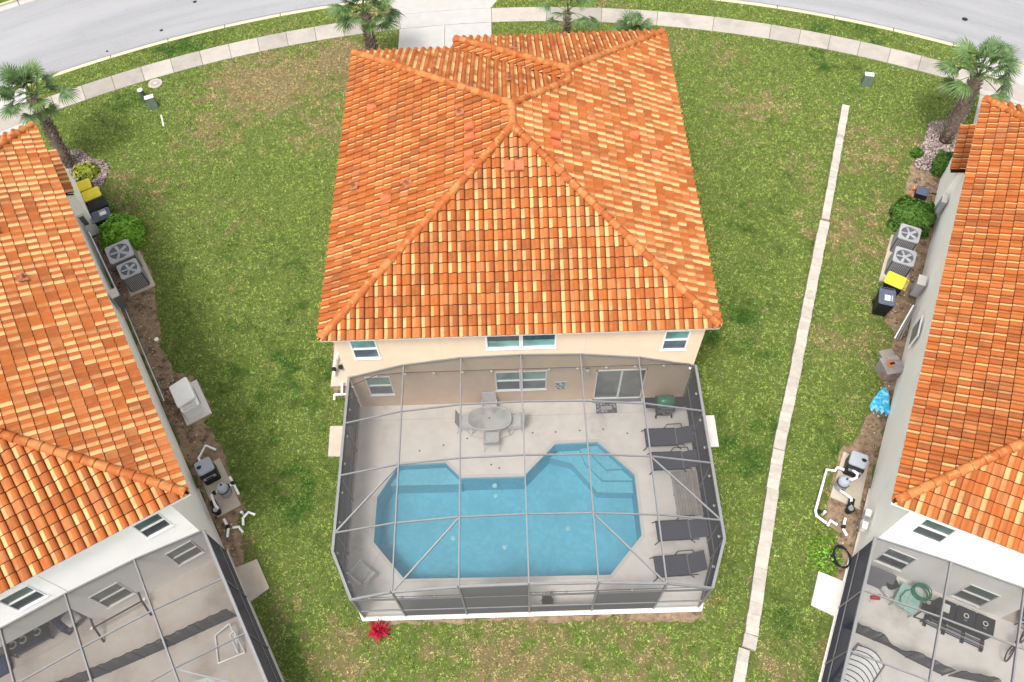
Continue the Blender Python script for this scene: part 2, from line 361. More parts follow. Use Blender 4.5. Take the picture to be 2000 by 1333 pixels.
# ------------------------------------------------------------------ ground, street, kerb, walks
def annulus(r0, r1, a0, a1, z0, z1, n):
    V = []; F = []
    for i in range(n + 1):
        a = a0 + (a1 - a0) * i / n; V += [(*pol(r0, a), z0), (*pol(r1, a), z1)]
    for i in range(n): F.append((2 * i, 2 * i + 2, 2 * i + 3, 2 * i + 1))
    return V, F
KERB_IN, KERB_OUT, FAR = 50.05, 50.52, 57.4
m = MB(); V = [(CX, CY, 0)]; F = []
for i in range(240):
    a = 2 * math.pi * i / 240; V.append((*pol(KERB_IN, a), 0))
    F.append((0, 1 + (i + 1) % 240, 1 + i))
# holes for the pools are not needed: decks stand above; pools get their own pit (ground is cut there)
def inside(poly, X, Y):
    X = np.asarray(X); Y = np.asarray(Y); c = np.zeros(X.shape, bool); n = len(poly)
    for i in range(n):
        x1, y1 = poly[i]; x2, y2 = poly[(i + 1) % n]
        if y1 == y2: continue
        c ^= ((y1 > Y) != (y2 > Y)) & (X < (x2 - x1) * (Y - y1) / (y2 - y1) + x1)
    return c
CAGE_FOOT = [(-6.36, 0), (-6.36, -6.6), (-5.62, -8.1), (5.83, -8.1), (6.42, -6.55), (6.42, 0)]
PITS = [[(-5.9, -1.5), (4.6, -1.5), (4.6, -7.2), (-5.9, -7.2)]]
PITS += [[at(FL, *p)[:2] for p in ((-6, -3.0), (5.2, -3.0), (5.2, -7.6), (-6, -7.6))], [at(FR, *p)[:2] for p in ((-5.2, -3.2), (6, -3.2), (6, -7.6), (-5.2, -7.6))]]
outer = [pol(KERB_IN, 2 * math.pi * i / 200) for i in range(200)]
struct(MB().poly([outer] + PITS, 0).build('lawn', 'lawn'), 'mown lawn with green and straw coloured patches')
V, F = annulus(KERB_OUT, FAR, -math.pi, math.pi, -.12, -.12, 300)
struct(MB().add(V, F).build('street', 'asphalt'), 'pale sun-bleached asphalt street curving past the houses')
V, F = annulus(FAR + .5, 500, -math.pi, math.pi, 0, 0, 200)
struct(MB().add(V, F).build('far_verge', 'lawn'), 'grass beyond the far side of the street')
def kerbline(name, label, rin, rout, a0, a1, seg, flip=False):
    root = thing(name, label, 'kerb'); del root['category']; root['kind'] = 'structure'
    n = int((a1 - a0) * rin / seg); da = (a1 - a0) / n
    for i in range(n):
        A = a0 + i * da + .02 / rin; B = a0 + (i + 1) * da - .02 / rin; mm = MB(); k = 5
        top = (rin, rin + .15) if not flip else (rout - .15, rout); prof = [(rin, -.13), (rin, .022), (rin + .14, .02), (rin + .17, -.085), (rout, -.116), (rout, -.16)] if not flip else [(rin, -.16), (rin, -.116), (rout - .17, -.085), (rout - .14, .02), (rout, .022), (rout, -.13)]
        V = []; F = []
        for j in range(k + 1):
            a = A + (B - A) * j / k
            V += [(*pol(r_, a), z) for r_, z in prof]
        q = len(prof)
        for j in range(k):
            for s_ in range(q - 1): F.append((j * q + s_, (j + 1) * q + s_, (j + 1) * q + s_ + 1, j * q + s_ + 1))
        F.append(tuple(range(q))); F.append(tuple(k * q + s_ for s_ in range(q - 1, -1, -1)))
        o = mm.add(V, F).build('kerb_stone', 'gutter', root)
        cv, cf = annulus(top[0] - .005, top[1] - .01, A, B, .026, .026, k)
        MB().add(cv, cf).build('kerb_top', 'kerb', o)
    return root
kerbline('kerb', 'concrete kerb and gutter with yellowed top along the verge', KERB_IN, KERB_OUT, R(-42), R(42), 3.05)
kerbline('kerb', 'concrete kerb on the far side of the street', FAR, FAR + .5, R(-44), R(44), 3.05, True)
m = MB(); V, F = annulus(KERB_OUT - .02, KERB_OUT + .03, R(-44), R(44), -.113, -.113, 160)
struct(m.add(V, F).build('gutter_joint', 'alu_dark'))
# kerb return filler all the way round
V, F = annulus(KERB_IN, KERB_OUT, R(42), R(318), .0, -.12, 200); struct(MB().add(V, F).build('kerb_ramp', 'gutter'))
V, F = annulus(FAR, FAR + .5, R(44), R(316), -.12, 0, 200); struct(MB().add(V, F).build('kerb_ramp', 'gutter'))
WI, WO = 47.43, 48.62
root = thing('sidewalk', 'pale concrete sidewalk curving along the street', 'sidewalk'); del root['category']; root['kind'] = 'structure'
def slab(poly, z1, mat, parent, name='slab', z0=-.05):
    return MB().prism(poly, z0, z1).build(name, mat, parent)
def arcslab(r0, r1, a0, a1, z1, mat, parent, name='slab', n=3):
    P = [pol(r0, a0 + (a1 - a0) * i / n) for i in range(n + 1)] + [pol(r1, a1 - (a1 - a0) * i / n) for i in range(n + 1)]
    P.reverse()
    return slab(P, z1, mat, parent, name)
aD0 = math.asin((-5.88 - CX) / 48); aD1 = math.asin((-.88 - CX) / 48); g = .012 / 48
a = aD0
while a > R(-45):
    arcslab(WI, WO, a - 1.53 / 48 + g, a - g, .03, 'concrete', root); a -= 1.53 / 48
a = aD1; k = 0
while a < R(45):
    st = (1.53 if a > R(14) else 3.0) / 48
    arcslab(WI, WO, a + g, a + st - g, .03, 'concrete', root); a += st
root_d = thing('driveway', 'near-white concrete driveway leading to the middle house', 'driveway'); del root_d['category']; root_d['kind'] = 'structure'
arcslab(WI, WO, aD0 + g, aD1 - g, .034, 'drive', root_d)
def yarc(x, r): return CY + math.sqrt(r * r - (x - CX) ** 2)
for x0, x1 in ((-5.86, -3.42), (-3.40, -.90)):
    slab([(x0, 13), (x1, 13), (x1, yarc(x1, WI - .02)), (x0, yarc(x0, WI - .02))], .034, 'drive', root_d)
slab([(-5.86, yarc(-5.86, WO + .02)), (-3.4, yarc(-3.4, WO + .02)), (-.9, yarc(-.9, WO + .02)), (.1, yarc(.1, KERB_OUT)), (-3.4, yarc(-3.4, KERB_OUT)), (-7.2, yarc(-7.2, KERB_OUT))], .036, 'drive', root_d, 'apron', -.13)
EXCL.append([(-5.9, 13), (-.87, 13), (-.87, 24.3), (.1, 26.5), (-7.2, 26.5), (-5.9, 24.3)])
for F_, sx, lab in ((FL, 1, 'pale concrete driveway in front of the left house'), (FR, -1, 'pale concrete driveway in front of the right house')):
    rt = thing('driveway', lab, 'driveway'); del rt['category']; rt['kind'] = 'structure'
    for a0, a1 in ((5.3, 2.85), (2.82, .2)):
        P = [at(F_, sx * a0, 17)[:2], at(F_, sx * a1, 17)[:2], at(F_, sx * a1, 25.7)[:2], at(F_, sx * a0, 25.7)[:2]]
        if sx > 0: P.reverse()
        slab(P, .02, 'drive', rt)
    P = [at(F_, sx * 5.3, 25.74)[:2], at(F_, sx * .2, 25.74)[:2], at(F_, sx * -.6, 29.3)[:2], at(F_, sx * 6.0, 29.3)[:2]]
    if sx > 0: P.reverse()
    slab(P, .018, 'drive', rt, 'apron')
    EXCL.append([at(F_, sx * x, y)[:2] for x, y in ((5.33, 17), (.2, 17), (.2, 25.8), (-.6, 29.3), (6.0, 29.3), (5.33, 25.8))])
for (x, y, s_) in ((24.5, 22.2, .16), (-17.6, 26.0, .12), (-21.6, 22.0, .07), (-13.6, 28.6, .12), (-19, 23.6, .1)):
    o = MB().lathe([(s_, -.117), (s_ * .9, -.112), (s_ * .5, -.108)], 9, x, y).build('tar_spot', 'black'); struct(o, 'small dark spot on the street')

# ------------------------------------------------------------------ roofs
S = .4276; LEN = math.sqrt(1 + S * S); TW, TE = .31, .36
PROF = [(.035, .0), (.14, .0), (.28, .012), (.42, .046), (.56, .082), (.70, .096), (.84, .084), (.965, .046), (.985, -.03)]
def tile_geo(r1, r2):
    V = []; C = []
    F = []
    for u, h in PROF:
        V += [(u * TW, .016, h - .05), (u * TW, .016, h + .032), (u * TW, TE - .004, h)]
    n = len(PROF)
    for i in range(n - 1):
        F.append((3 * i + 1, 3 * i + 4, 3 * i + 5, 3 * i + 2)); F.append((3 * i, 3 * i + 3, 3 * i + 4, 3 * i + 1))
    U = [u for u, h in PROF for _ in range(3)]
    return V, F, U
TV, TF, TU = tile_geo(0, 0)
VARI = []
for i in range(28):
    me = bpy.data.meshes.new('tile'); me.from_pydata(TV, [], TF); me.materials.append(MT['tile'])
    a_ = me.color_attributes.new('tile', 'FLOAT_COLOR', 'POINT'); r1, r2 = random.random(), random.random()
    a_.data.foreach_set('color', [c for u in TU for c in (r1, u, r2, 1)]); me.update(); VARI.append(me)
def clip(poly, cp):
    # Sutherland-Hodgman, poly of (x,y,z,u) against convex ccw polygon cp
    for i in range(len(cp)):
        ax, ay = cp[i]; bx, by = cp[(i + 1) % len(cp)]
        out = []; n = len(poly)
        if not n: return []
        d = [(bx - ax) * (p[1] - ay) - (by - ay) * (p[0] - ax) for p in poly]
        for k in range(n):
            p, q = poly[k], poly[(k + 1) % n]; dp, dq = d[k], d[(k + 1) % n]
            if dp >= 0: out.append(p)
            if (dp >= 0) != (dq >= 0):
                t_ = dp / (dp - dq); out.append(tuple(p[j] + t_ * (q[j] - p[j]) for j in range(4)))
        poly = out
    return poly
def ccw(P):
    a_ = sum(P[i][0] * P[(i + 1) % len(P)][1] - P[(i + 1) % len(P)][0] * P[i][1] for i in range(len(P)))
    return P if a_ > 0 else P[::-1]
def build_roof(house, planes, hips, H, matw=None, soff=None):
    """planes: (eave origin xyz, u dir xy, d dir xy, [convex polys in (u along eave, d plan distance)])"""
    rm = MB()
    full = []; sv, sf, scol = [], [], []
    for (O, U, D, polys) in planes:
        O = Vector(O); U = Vector((*U, 0)); Dv = Vector((D[0], D[1], S)) / LEN; N = U.cross(Dv).normalized()
        PP = [ccw([(u, d * LEN) for u, d in p]) for p in polys]
        for p in PP:
            rm.add([O + U * u + Dv * v - N * .01 for u, v in p], [tuple(range(len(p)))])
            rm.add([O + U * u + Dv * v - N * .14 for u, v in p], [tuple(range(len(p) - 1, -1, -1))])
        umin = min(q[0] for p in PP for q in p); umax = max(q[0] for p in PP for q in p); vmax = max(q[1] for p in PP for q in p)
        for j in range(-1, int(vmax / TE) + 1):
            v0 = j * TE + .30 - (.36 if j < 0 else 0)
            v0 = j * TE + .0
            if j < 0: continue
            for i in range(int((umax - umin) / TW) + 1):
                u0 = umin + i * TW + (NP.random() - .5) * .006
                cs = [(u0, v0), (u0 + TW, v0), (u0 + TW, v0 + TE), (u0, v0 + TE)]
                allin = any(all(((p[(k + 1) % len(p)][0] - p[k][0]) * (c[1] - p[k][1]) - (p[(k + 1) % len(p)][1] - p[k][1]) * (c[0] - p[k][0])) >= -1e-6 for k in range(len(p))) for p in PP for c in [cs[0]]) and \
                        any(all(((p[(k + 1) % len(p)][0] - p[k][0]) * (c[1] - p[k][1]) - (p[(k + 1) % len(p)][1] - p[k][1]) * (c[0] - p[k][0])) >= -1e-6 for k in range(len(p)) for c in cs) for p in PP)
                if allin:
                    P = O + U * (u0) + Dv * (v0 - .03) + N * .012
                    wp = house.matrix_world @ P if False else (HX[house.name] @ P)
                    nn = (HX[house.name].to_3x3() @ N); dv = CAMP - wp; 
                    sz = nn.dot(dv.normalized()) / dv.length_squared
                    # out of frame tiles count last
                    rel = wp - CAMP; zz = rel.dot(ff); xx = rel.dot(rr) / zz * 1560; yy = rel.dot(uu) / zz * 1560
                    if abs(xx) > 985 or abs(yy) > 650: sz *= .01
                    full.append((sz, P, U, Dv, N, random.randrange(28), (NP.random() - .5) * .01))
                else:
                    r1, r2 = random.random(), random.random()
                    for f in TF:
                        poly = [(TV[k][0] + u0, TV[k][1] + v0 - .03, TV[k][2] + .012, TU[k]) for k in f]
                        for p in PP:
                            q = clip([(a_[0], max(a_[1], .0005) if j == 0 and False else a_[1], a_[2], a_[3]) for a_ in poly], [(x, y - (.05 if y < 1e-6 else 0)) for x, y in p])
                            if len(q) >= 3:
                                o = len(sv)
                                for a_ in q: sv.append(tuple(O + U * a_[0] + Dv * a_[1] + N * a_[2])); scol.append((r1, a_[3], r2, 1))
                                sf.append(tuple(range(o, o + len(q))))
    roof = rm.build('roof', 'under', house)
    full.sort(key=lambda t_: -t_[0])
    for sz, P, U, Dv, N, vi, jt in full[:300]:
        o = bpy.data.objects.new('tile', VARI[vi]); COL.objects.link(o); o.parent = roof
        X = Matrix(((U.x, Dv.x, N.x, P.x), (U.y, Dv.y, N.y, P.y), (U.z, Dv.z, N.z, P.z), (0, 0, 0, 1)))
        o.matrix_basis = X @ Matrix.Rotation(jt * 2.0, 4, 'Z')
    for sz, P, U, Dv, N, vi, jt in full[300:]:
        r1, r2 = random.random(), random.random(); o = len(sv); c_, s_ = math.cos(jt * 2), math.sin(jt * 2)
        for k, (x, y, z) in enumerate(TV):
            sv.append(tuple(P + U * (x * c_ - y * s_) + Dv * (x * s_ + y * c_) + N * z)); scol.append((r1, TU[k], r2, 1))
        sf += [tuple(a_ + o for a_ in f) for f in TF]
    me = bpy.data.meshes.new('tile_field'); me.from_pydata(sv, [], sf)
    a_ = me.color_attributes.new('tile', 'FLOAT_COLOR', 'POINT'); a_.data.foreach_set('color', [c for q in scol for c in q]); me.update()
    o = link('tile_field', me, 'tile', roof); o['kind'] = 'stuff'
    # ridge and hip barrels
    cm = MB(); n = 9; L = .44; V = []; F = []
    for y, r_, off in ((-.0, .150, .012), (.02, .155, .014), (L, .122, 0)):
        for k in range(n):
            a_ = math.pi * k / (n - 1); V.append((-r_ * math.cos(a_), y, r_ * math.sin(a_) * .92 + off - .02))
    for j in range(2):
        for k in range(n - 1): F.append((j * n + k, (j + 1) * n + k, (j + 1) * n + k + 1, j * n + k + 1))
    F.append(tuple(range(n)))
    me = bpy.data.meshes.new('ridge_tile'); me.from_pydata(V, [], F); me.update(); me.materials.append(MT['ridge']); me.polygons.foreach_set('use_smooth', [True] * (len(F) - 1) + [False])
    for A, B in hips:
        A = Vector(A); B = Vector(B); d = (B - A); ln = d.length; d.normalize(); k = int(ln / .385)
        side = d.cross(Vector((0, 0, 1))).normalized(); up = side.cross(d)
        for i in range(k + 1):
            P = A + d * min(i * .385, ln - .36) + up * (.055 + .0006 * i)
            o = bpy.data.objects.new('ridge_tile', me); COL.objects.link(o); o.parent = roof
            X = Matrix(((side.x, d.x, up.x, P.x), (side.y, d.y, up.y, P.y), (side.z, d.z, up.z, P.z), (0, 0, 0, 1)))
            o.matrix_basis = X @ Matrix.Rotation((NP.random() - .5) * .03, 4, 'Z')
    return roof
def vent(roof, kind, x, y, z, dx, dy):
    """small round roof vent; dx,dy = downslope direction in plan"""
    dn = Vector((dx, dy, -S)).normalized(); side = dn.cross(Vector((0, 0, 1))).normalized() * -1; up = side.cross(dn).normalized()
    if up.z < 0: up = -up
    mb = MB(); mb.X = Matrix(((side.x, dn.x, up.x, x), (side.y, dn.y, up.y, y), (side.z, dn.z, up.z, z), (0, 0, 0, 1)))
    if kind == 'hood':     # half-round hood open downslope
        V = []; F = []; n = 9
        for yy, r_ in ((-.22, .02), (-.12, .13), (.06, .19), (.12, .19)):
            for k in range(n): a_ = math.pi * k / (n - 1); V.append((-r_ * math.cos(a_), yy, .05 + r_ * .9 * math.sin(a_)))
        for j in range(3):
            for k in range(n - 1): F.append((j * n + k, (j + 1) * n + k, (j + 1) * n + k + 1, j * n + k + 1))
        mb.add(V, F); mb.box(-.24, -.22, .03, .24, .2, .06)
        o = mb.build('vent', 'vent', roof, True)
    elif kind == 'flat':
        mb.box(-.16, -.2, .03, .16, .17, .11); mb.box(-.13, -.17, .11, .13, .15, .135)
        o = mb.build('vent', 'vent', roof)
    else:
        mb.lathe([(.10, .02), (.055, .09), (.05, .26), (.062, .27), (.062, .30)], 12); mb.box(-.16, -.16, .04, .16, .16, .065)
        o = mb.build('vent_pipe', 'vent_old', roof)
    return o
HX = {}
def wallpanel(mb, x0, x1, z0, z1, y, holes, depth=.07):
    """wall in the plane y facing -y with openings (hx0, hx1, hz0, hz1) and reveals"""
    xs = sorted({x0, x1, *[h for q in holes for h in q[:2]]}); zs = sorted({z0, z1, *[h for q in holes for h in q[2:4]]})
    for i in range(len(xs) - 1):
        for j in range(len(zs) - 1):
            cx, cz = (xs[i] + xs[i + 1]) / 2, (zs[j] + zs[j + 1]) / 2
            if any(h[0] < cx < h[1] and h[2] < cz < h[3] for h in holes): continue
            mb.add([(xs[i], y, zs[j]), (xs[i + 1], y, zs[j]), (xs[i + 1], y, zs[j + 1]), (xs[i], y, zs[j + 1])], [(0, 1, 2, 3)])
    for h in holes:
        a_, b, c, d = h[:4]; dp = depth if len(h) < 5 else h[4]
        mb.add([(a_, y, c), (b, y, c), (b, y, d), (a_, y, d), (a_, y + dp, c), (b, y + dp, c), (b, y + dp, d), (a_, y + dp, d)],
               [(0, 4, 5, 1), (1, 5, 6, 2), (2, 6, 7, 3), (3, 7, 4, 0), (4, 7, 6, 5)])
def window(house, x0, x1, z0, z1, y, style='hung', fm='white', sfx=''):
    """double-hung or picture window set in its opening"""
    t_ = .055 if not sfx else .035; o = MB()
    for a_, b, c, d in ((x0, x1, z0, z0 + t_), (x0, x1, z1 - t_, z1), (x0, x0 + t_, z0 + t_, z1 - t_), (x1 - t_, x1, z0 + t_, z1 - t_)):
        o.box(a_ + .002, y - .025, c + .002, b - .002, y + .05, d - .002)
    win = o.build('window', fm, house)
    if style == 'hung':
        zm = (z0 + z1) / 2
        MB().box(x0 + t_, y - .01, zm - .03, x1 - t_, y + .045, zm + .03).build('meeting_rail', fm, win)
        MB().box(x0 + t_, y + .03, zm + .03, x1 - t_, y + .04, z1 - t_).build('pane', 'glass_up' + sfx, win)
        MB().box(x0 + t_, y + .01, z0 + t_, x1 - t_, y + .02, zm - .03).build('pane', 'glass_low' + sfx, win)
    else:
        MB().box(x0 + t_, y + .03, z0 + t_, x1 - t_, y + .04, (z0 + z1) / 2).build('pane', 'glass_up', win)
        MB().box(x0 + t_, y + .032, (z0 + z1) / 2, x1 - t_, y + .042, z1 - t_).build('pane', 'glass_dark', win)
    MB().box(x0 - .02, y - .05, z0 - .03, x1 + .02, y + .03, z0 - .003).build('sill', fm if fm == 'white' else fm, win)
    return win

# ---- the middle house
HE = 5.55; h = 6.65; OH = .34; D1, D2, XJ = 14.03, 14.7, -2.35; w2 = h - XJ; XC = (h + XJ) / 2
house = thing('house', 'tan stucco two-storey house in the middle with orange tile roof and screened pool', 'house'); HX[house.name] = Matrix.Identity(4)
WX = 6.31
UP = [(-5.80, -4.88, 3.76, 5.0), (-1.16, .04, 4.12, 5.03), (.06, 1.26, 4.12, 5.03), (4.95, 5.83, 3.68, 4.95)]
LO = [(-5.72, -4.78, 1.0, 2.42), (-.94, .01, 1.04, 2.48), (.03, .98, 1.04, 2.48), (2.80, 4.66, .08, 2.36)]
mw = MB(); wallpanel(mw, -WX, WX, 2.6, 5.45, 0, UP)
mw.add([(-WX, 0, 0), (-WX, D1 - .4, 0), (XJ + .35, D1 - .4, 0), (XJ + .35, D2 - .4, 0), (WX, D2 - .4, 0), (WX, 0, 0), (-WX, 0, 5.45), (-WX, D1 - .4, 5.45), (XJ + .35, D1 - .4, 5.45), (XJ + .35, D2 - .4, 5.45), (WX, D2 - .4, 5.45), (WX, 0, 5.45)],
       [(1, 0, 6, 7), (2, 1, 7, 8), (3, 2, 8, 9), (4, 3, 9, 10), (5, 4, 10, 11)])
wall = mw.build('wall', 'stucco_tan', house)
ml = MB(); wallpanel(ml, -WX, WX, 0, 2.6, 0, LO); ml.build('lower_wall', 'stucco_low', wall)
ms = MB(); sf_ = [(-h + .03, -OH + .03), (h - .03, -OH + .03), (h - .03, D2), (XJ, D2), (XJ, D1), (-h + .03, D1)]
ms.prism(sf_, HE - .12, HE - .03); ms.build('soffit', 'white', wall)
for x in (-2.72, 2.28):
    MB().box(x - .008, -.006, 2.62, x + .008, .003, 5.43).build('stucco_joint', 'alu_dark' if False else 'stucco_low', wall)
MB().box(-WX, -.006, 2.592, WX, .003, 2.606).build('stucco_joint', 'stucco_low', wall)
for q in UP: window(house, *q, 0, 'hung' if q[1] - q[0] < 1.1 else 'picture')
for q in LO[:3]: window(house, *q, 0)
# sliding door
x0, x1, z0, z1 = LO[3]; o = MB()
for a_, b, c, d in ((x0, x1, z0, z0 + .05), (x0, x1, z1 - .06, z1), (x0, x0 + .05, z0, z1), (x1 - .05, x1, z0, z1)): o.box(a_ + .002, -.03, c + .002, b - .002, .05, d - .002)
door = o.build('sliding_door', 'white', house); xm = (x0 + x1) / 2 + .02
MB().box(xm - .04, -.015, z0 + .05, xm + .04, .03, z1 - .06).build('door_stile', 'white', door)
MB().box(x0 + .05, .035, z0 + .05, xm - .04, .045, z1 - .06).build('pane', 'glass_grey', door)
MB().box(xm + .04, .01, z0 + .05, x1 - .05, .02, z1 - .06).build('pane', 'glass_grey', door)
MB().box(x0 - .02, -.16, .0, x1 + .02, 0.06, z0 - .002).build('threshold', 'alu', door)
rear_ = ((-h, -OH, HE), (1, 0), (0, 1), [[(0, 0), (2 * h, 0), (h, h)]])
left_ = ((-h, D1, HE), (0, -1), (1, 0), [[(0, 0), (D1 + OH, 0), (D1 + OH - h, h), (h, h)]])
vc = w2 / 2
right_ = ((h, -OH, HE), (0, 1), (-1, 0), [[(0, 0), (D2 + OH, 0), (D2 + OH - vc, vc), (vc, vc)], [(vc, vc), (D1 - h + XC + OH, vc), (D1 - h + OH, h), (h, h)]])
front_ = ((h, D1, HE), (-1, 0), (0, -1), [[(h - XJ, 0), (2 * h, 0), (h, h), (h - XC, h - XC)]])
wingf = ((h, D2, HE), (-1, 0), (0, -1), [[(0, 0), (w2, 0), (w2 / 2, w2 / 2)]])
wingl = ((XJ, D2, HE), (0, -1), (1, 0), [[(0, 0), (D2 - D1, 0), (D2 - D1 + vc, vc), (vc, vc)]])
HR = HE + S * h; HW = HE + S * vc
hips = [((-h + .08, -OH + .08, HE + .03), (0, h - OH, HR)), ((h - .08, -OH + .08, HE + .03), (0, h - OH, HR)), ((-h + .08, D1 - .08, HE + .03), (0, D1 - h, HR)), ((0, h - OH, HR), (0, D1 - h, HR)),
        ((XC, D1 - h + XC, HW), (0, D1 - h, HR)), ((XC, D2 - vc, HW), (XC, D1 - h + XC, HW)), ((h - .08, D2 - .08, HE + .03), (XC, D2 - vc, HW)), ((XJ + .08, D2 - .08, HE + .03), (XC, D2 - vc, HW))]
roof = build_roof(house, [rear_, left_, right_, front_, wingf, wingl], hips, HE)
def rz_l(x): return HE + S * (x + h)
for k_, x, y in (('hood', -5.45, 9.95), ('hood', -4.54, 4.9), ('pipe', -1.85, 7.85), ('pipe', -5.86, 6.04), ('pipe', -3.73, 5.21), ('flat', -1.5, 6.95), ('flat', -1.5, 6.4), ('flat', -1.5, 5.6), ('flat', -1.5, 5.1)): vent(roof, k_, x, y, rz_l(x) + .05, -1, 0)
for k_, x, y in (('hood', 4.5, 7.6), ('hood', 5.28, 6.87), ('flat', 1.47, 7.75), ('flat', 1.47, 7.3), ('flat', 1.47, 6.35), ('flat', 1.47, 5.9)): vent(roof, k_, x, y, HE + S * (h - x) + .05, 1, 0)
for x in (-.17, .19): vent(roof, 'flat', x, 4.95, HE + S * (4.95 + OH) + .05, 0, -1)
vent(roof, 'pipe', -.1, 9.8, HE + S * (D1 - 9.8) + .05, 0, 1); vent(roof, 'pipe', .2, 12.9, HE + S * (D2 - 12.9) + .05, 0, 1)
for x, y in ((-7, 0),): pass
EXCL.append([(-6.45, -.2), (6.45, -.2), (6.45, D2 - .2), (XJ, D2 - .2), (XJ, D1 - .2), (-6.45, D1 - .2)])

# ---- neighbour houses: same type, turned
def neighbour(F_, sx, label, low, ups, los, recx, recz):
    hs = thing('house', label, 'house', (*F_[0], 0), F_[1]); HX[hs.name] = Matrix.Translation((*F_[0], 0)) @ Matrix.Rotation(F_[1], 4, 'Z')
    wx = 5.93; D = 18.05; OHn = .30
    mw = MB()
    rx0, rx1 = sorted((-sx * 5.9, recx)); holes = [q for q in ups + los] + [(rx0, rx1, .02, recz, 2.8)]
    wallpanel(mw, -wx, wx, 0, 5.45, 0, holes)
    mw.add([(-wx, 0, 0), (-wx, D - .3, 0), (wx, D - .3, 0), (wx, 0, 0), (-wx, 0, 5.45), (-wx, D - .3, 5.45), (wx, D - .3, 5.45), (wx, 0, 5.45)], [(1, 0, 4, 5), (2, 1, 5, 6), (3, 2, 6, 7)])
    wl = mw.build('wall', 'stucco_white', hs)
    MB().box(-h, -OHn, HE - .12, h, D, HE - .03).build('soffit', 'white', wl)
    for x in (sx * 1.9, -sx * 3): MB().box(x - .006, -.005, 2.9, x + .006, .003, 5.43).build('stucco_joint', 'deck_dirty', wl)
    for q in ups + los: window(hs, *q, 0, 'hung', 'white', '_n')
    A = ((-h, -OHn, HE), (1, 0), (0, 1), [[(0, 0), (2 * h, 0), (h, h)]])
    B = ((-h, D, HE), (0, -1), (1, 0), [[(0, 0), (D + OHn, 0), (D + OHn - h, h), (h, h)]])
    C_ = ((h, -OHn, HE), (0, 1), (-1, 0), [[(0, 0), (D + OHn, 0), (D + OHn - h, h), (h, h)]])
    E_ = ((h, D, HE), (-1, 0), (0, -1), [[(0, 0), (2 * h, 0), (h, h)]])
    hp = [((-h + .08, -OHn + .08, HE + .03), (0, h - OHn, HR)), ((h - .08, -OHn + .08, HE + .03), (0, h - OHn, HR)), ((-h + .08, D - .08, HE + .03), (0, D - h, HR)), ((h - .08, D - .08, HE + .03), (0, D - h, HR)), ((0, h - OHn, HR), (0, D - h, HR))]
    zl = 2.72; e = 6.50
    if sx > 0: Lp = ((e, 16.85, zl), (0, 1), (-1, 0), [[(0, 0), (2.9, 0), (2.9, 1.0), (0, 1.0)]])
    else: Lp = ((-e, 19.75, zl), (0, -1), (1, 0), [[(0, 0), (2.9, 0), (2.9, 1.0), (0, 1.0)]])
    rf = build_roof(hs, [A, B, C_, E_, Lp], hp, HE)
    lw = MB(); lw.box(min(sx * 2, sx * 6.15), 16.95, 0, max(sx * 2, sx * 6.45), 19.5, 2.68); lw.build('garage_wall', 'stucco_white', hs)
    exf(F_, [(-6.1, -.2), (6.1, -.2), (6.1, 18), (-6.1, 18)]); exf(F_, [(sx * 2, 16.9), (sx * 6.45, 16.9), (sx * 6.45, 19.6), (sx * 2, 19.6)])
    # stucco pier edge between the side and rear walls
    return hs, rf
nl, rl = neighbour(FL, 1, 'white stucco house at the left with orange tile roof', None, [(4.70, 5.52, 3.78, 4.93), (.62, 1.5, 3.56, 4.72)], [(4.62, 5.52, .95, 2.2), (2.04, 2.98, .72, 2.08)], 1.42, 1.95)
nr, rrt = neighbour(FR, -1, 'white stucco house at the right with orange tile roof', None, [(-5.45, -4.56, 3.62, 4.86)], [(-5.45, -4.55, .62, 1.98), (-2.80, -1.86, .30, 1.72)], -1.1, 1.8)
for x, y, k_ in ((4.3, 12.0, 'pipe'), (4.45, 13.2, 'pipe'), (3.55, 11.4, 'hood'), (3.6, 9.1, 'flat'), (3.0, 8.8, 'pipe'), (1.5, 10.3, 'pipe'), (4.6, 9.5, 'pipe')): vent(rl, k_, x, y, HE + S * (h - x) + .05, 1, 0)
for x, y, k_ in ((-4.5, 15.2, 'pipe'), (-4.6, 14.0, 'pipe'), (-4.0, 11.2, 'pipe'), (-1.9, 12.6, 'hood'), (-1.7, 10.2, 'hood')): vent(rrt, k_, x, y, HE + S * (h + x) + .05, -1, 0)

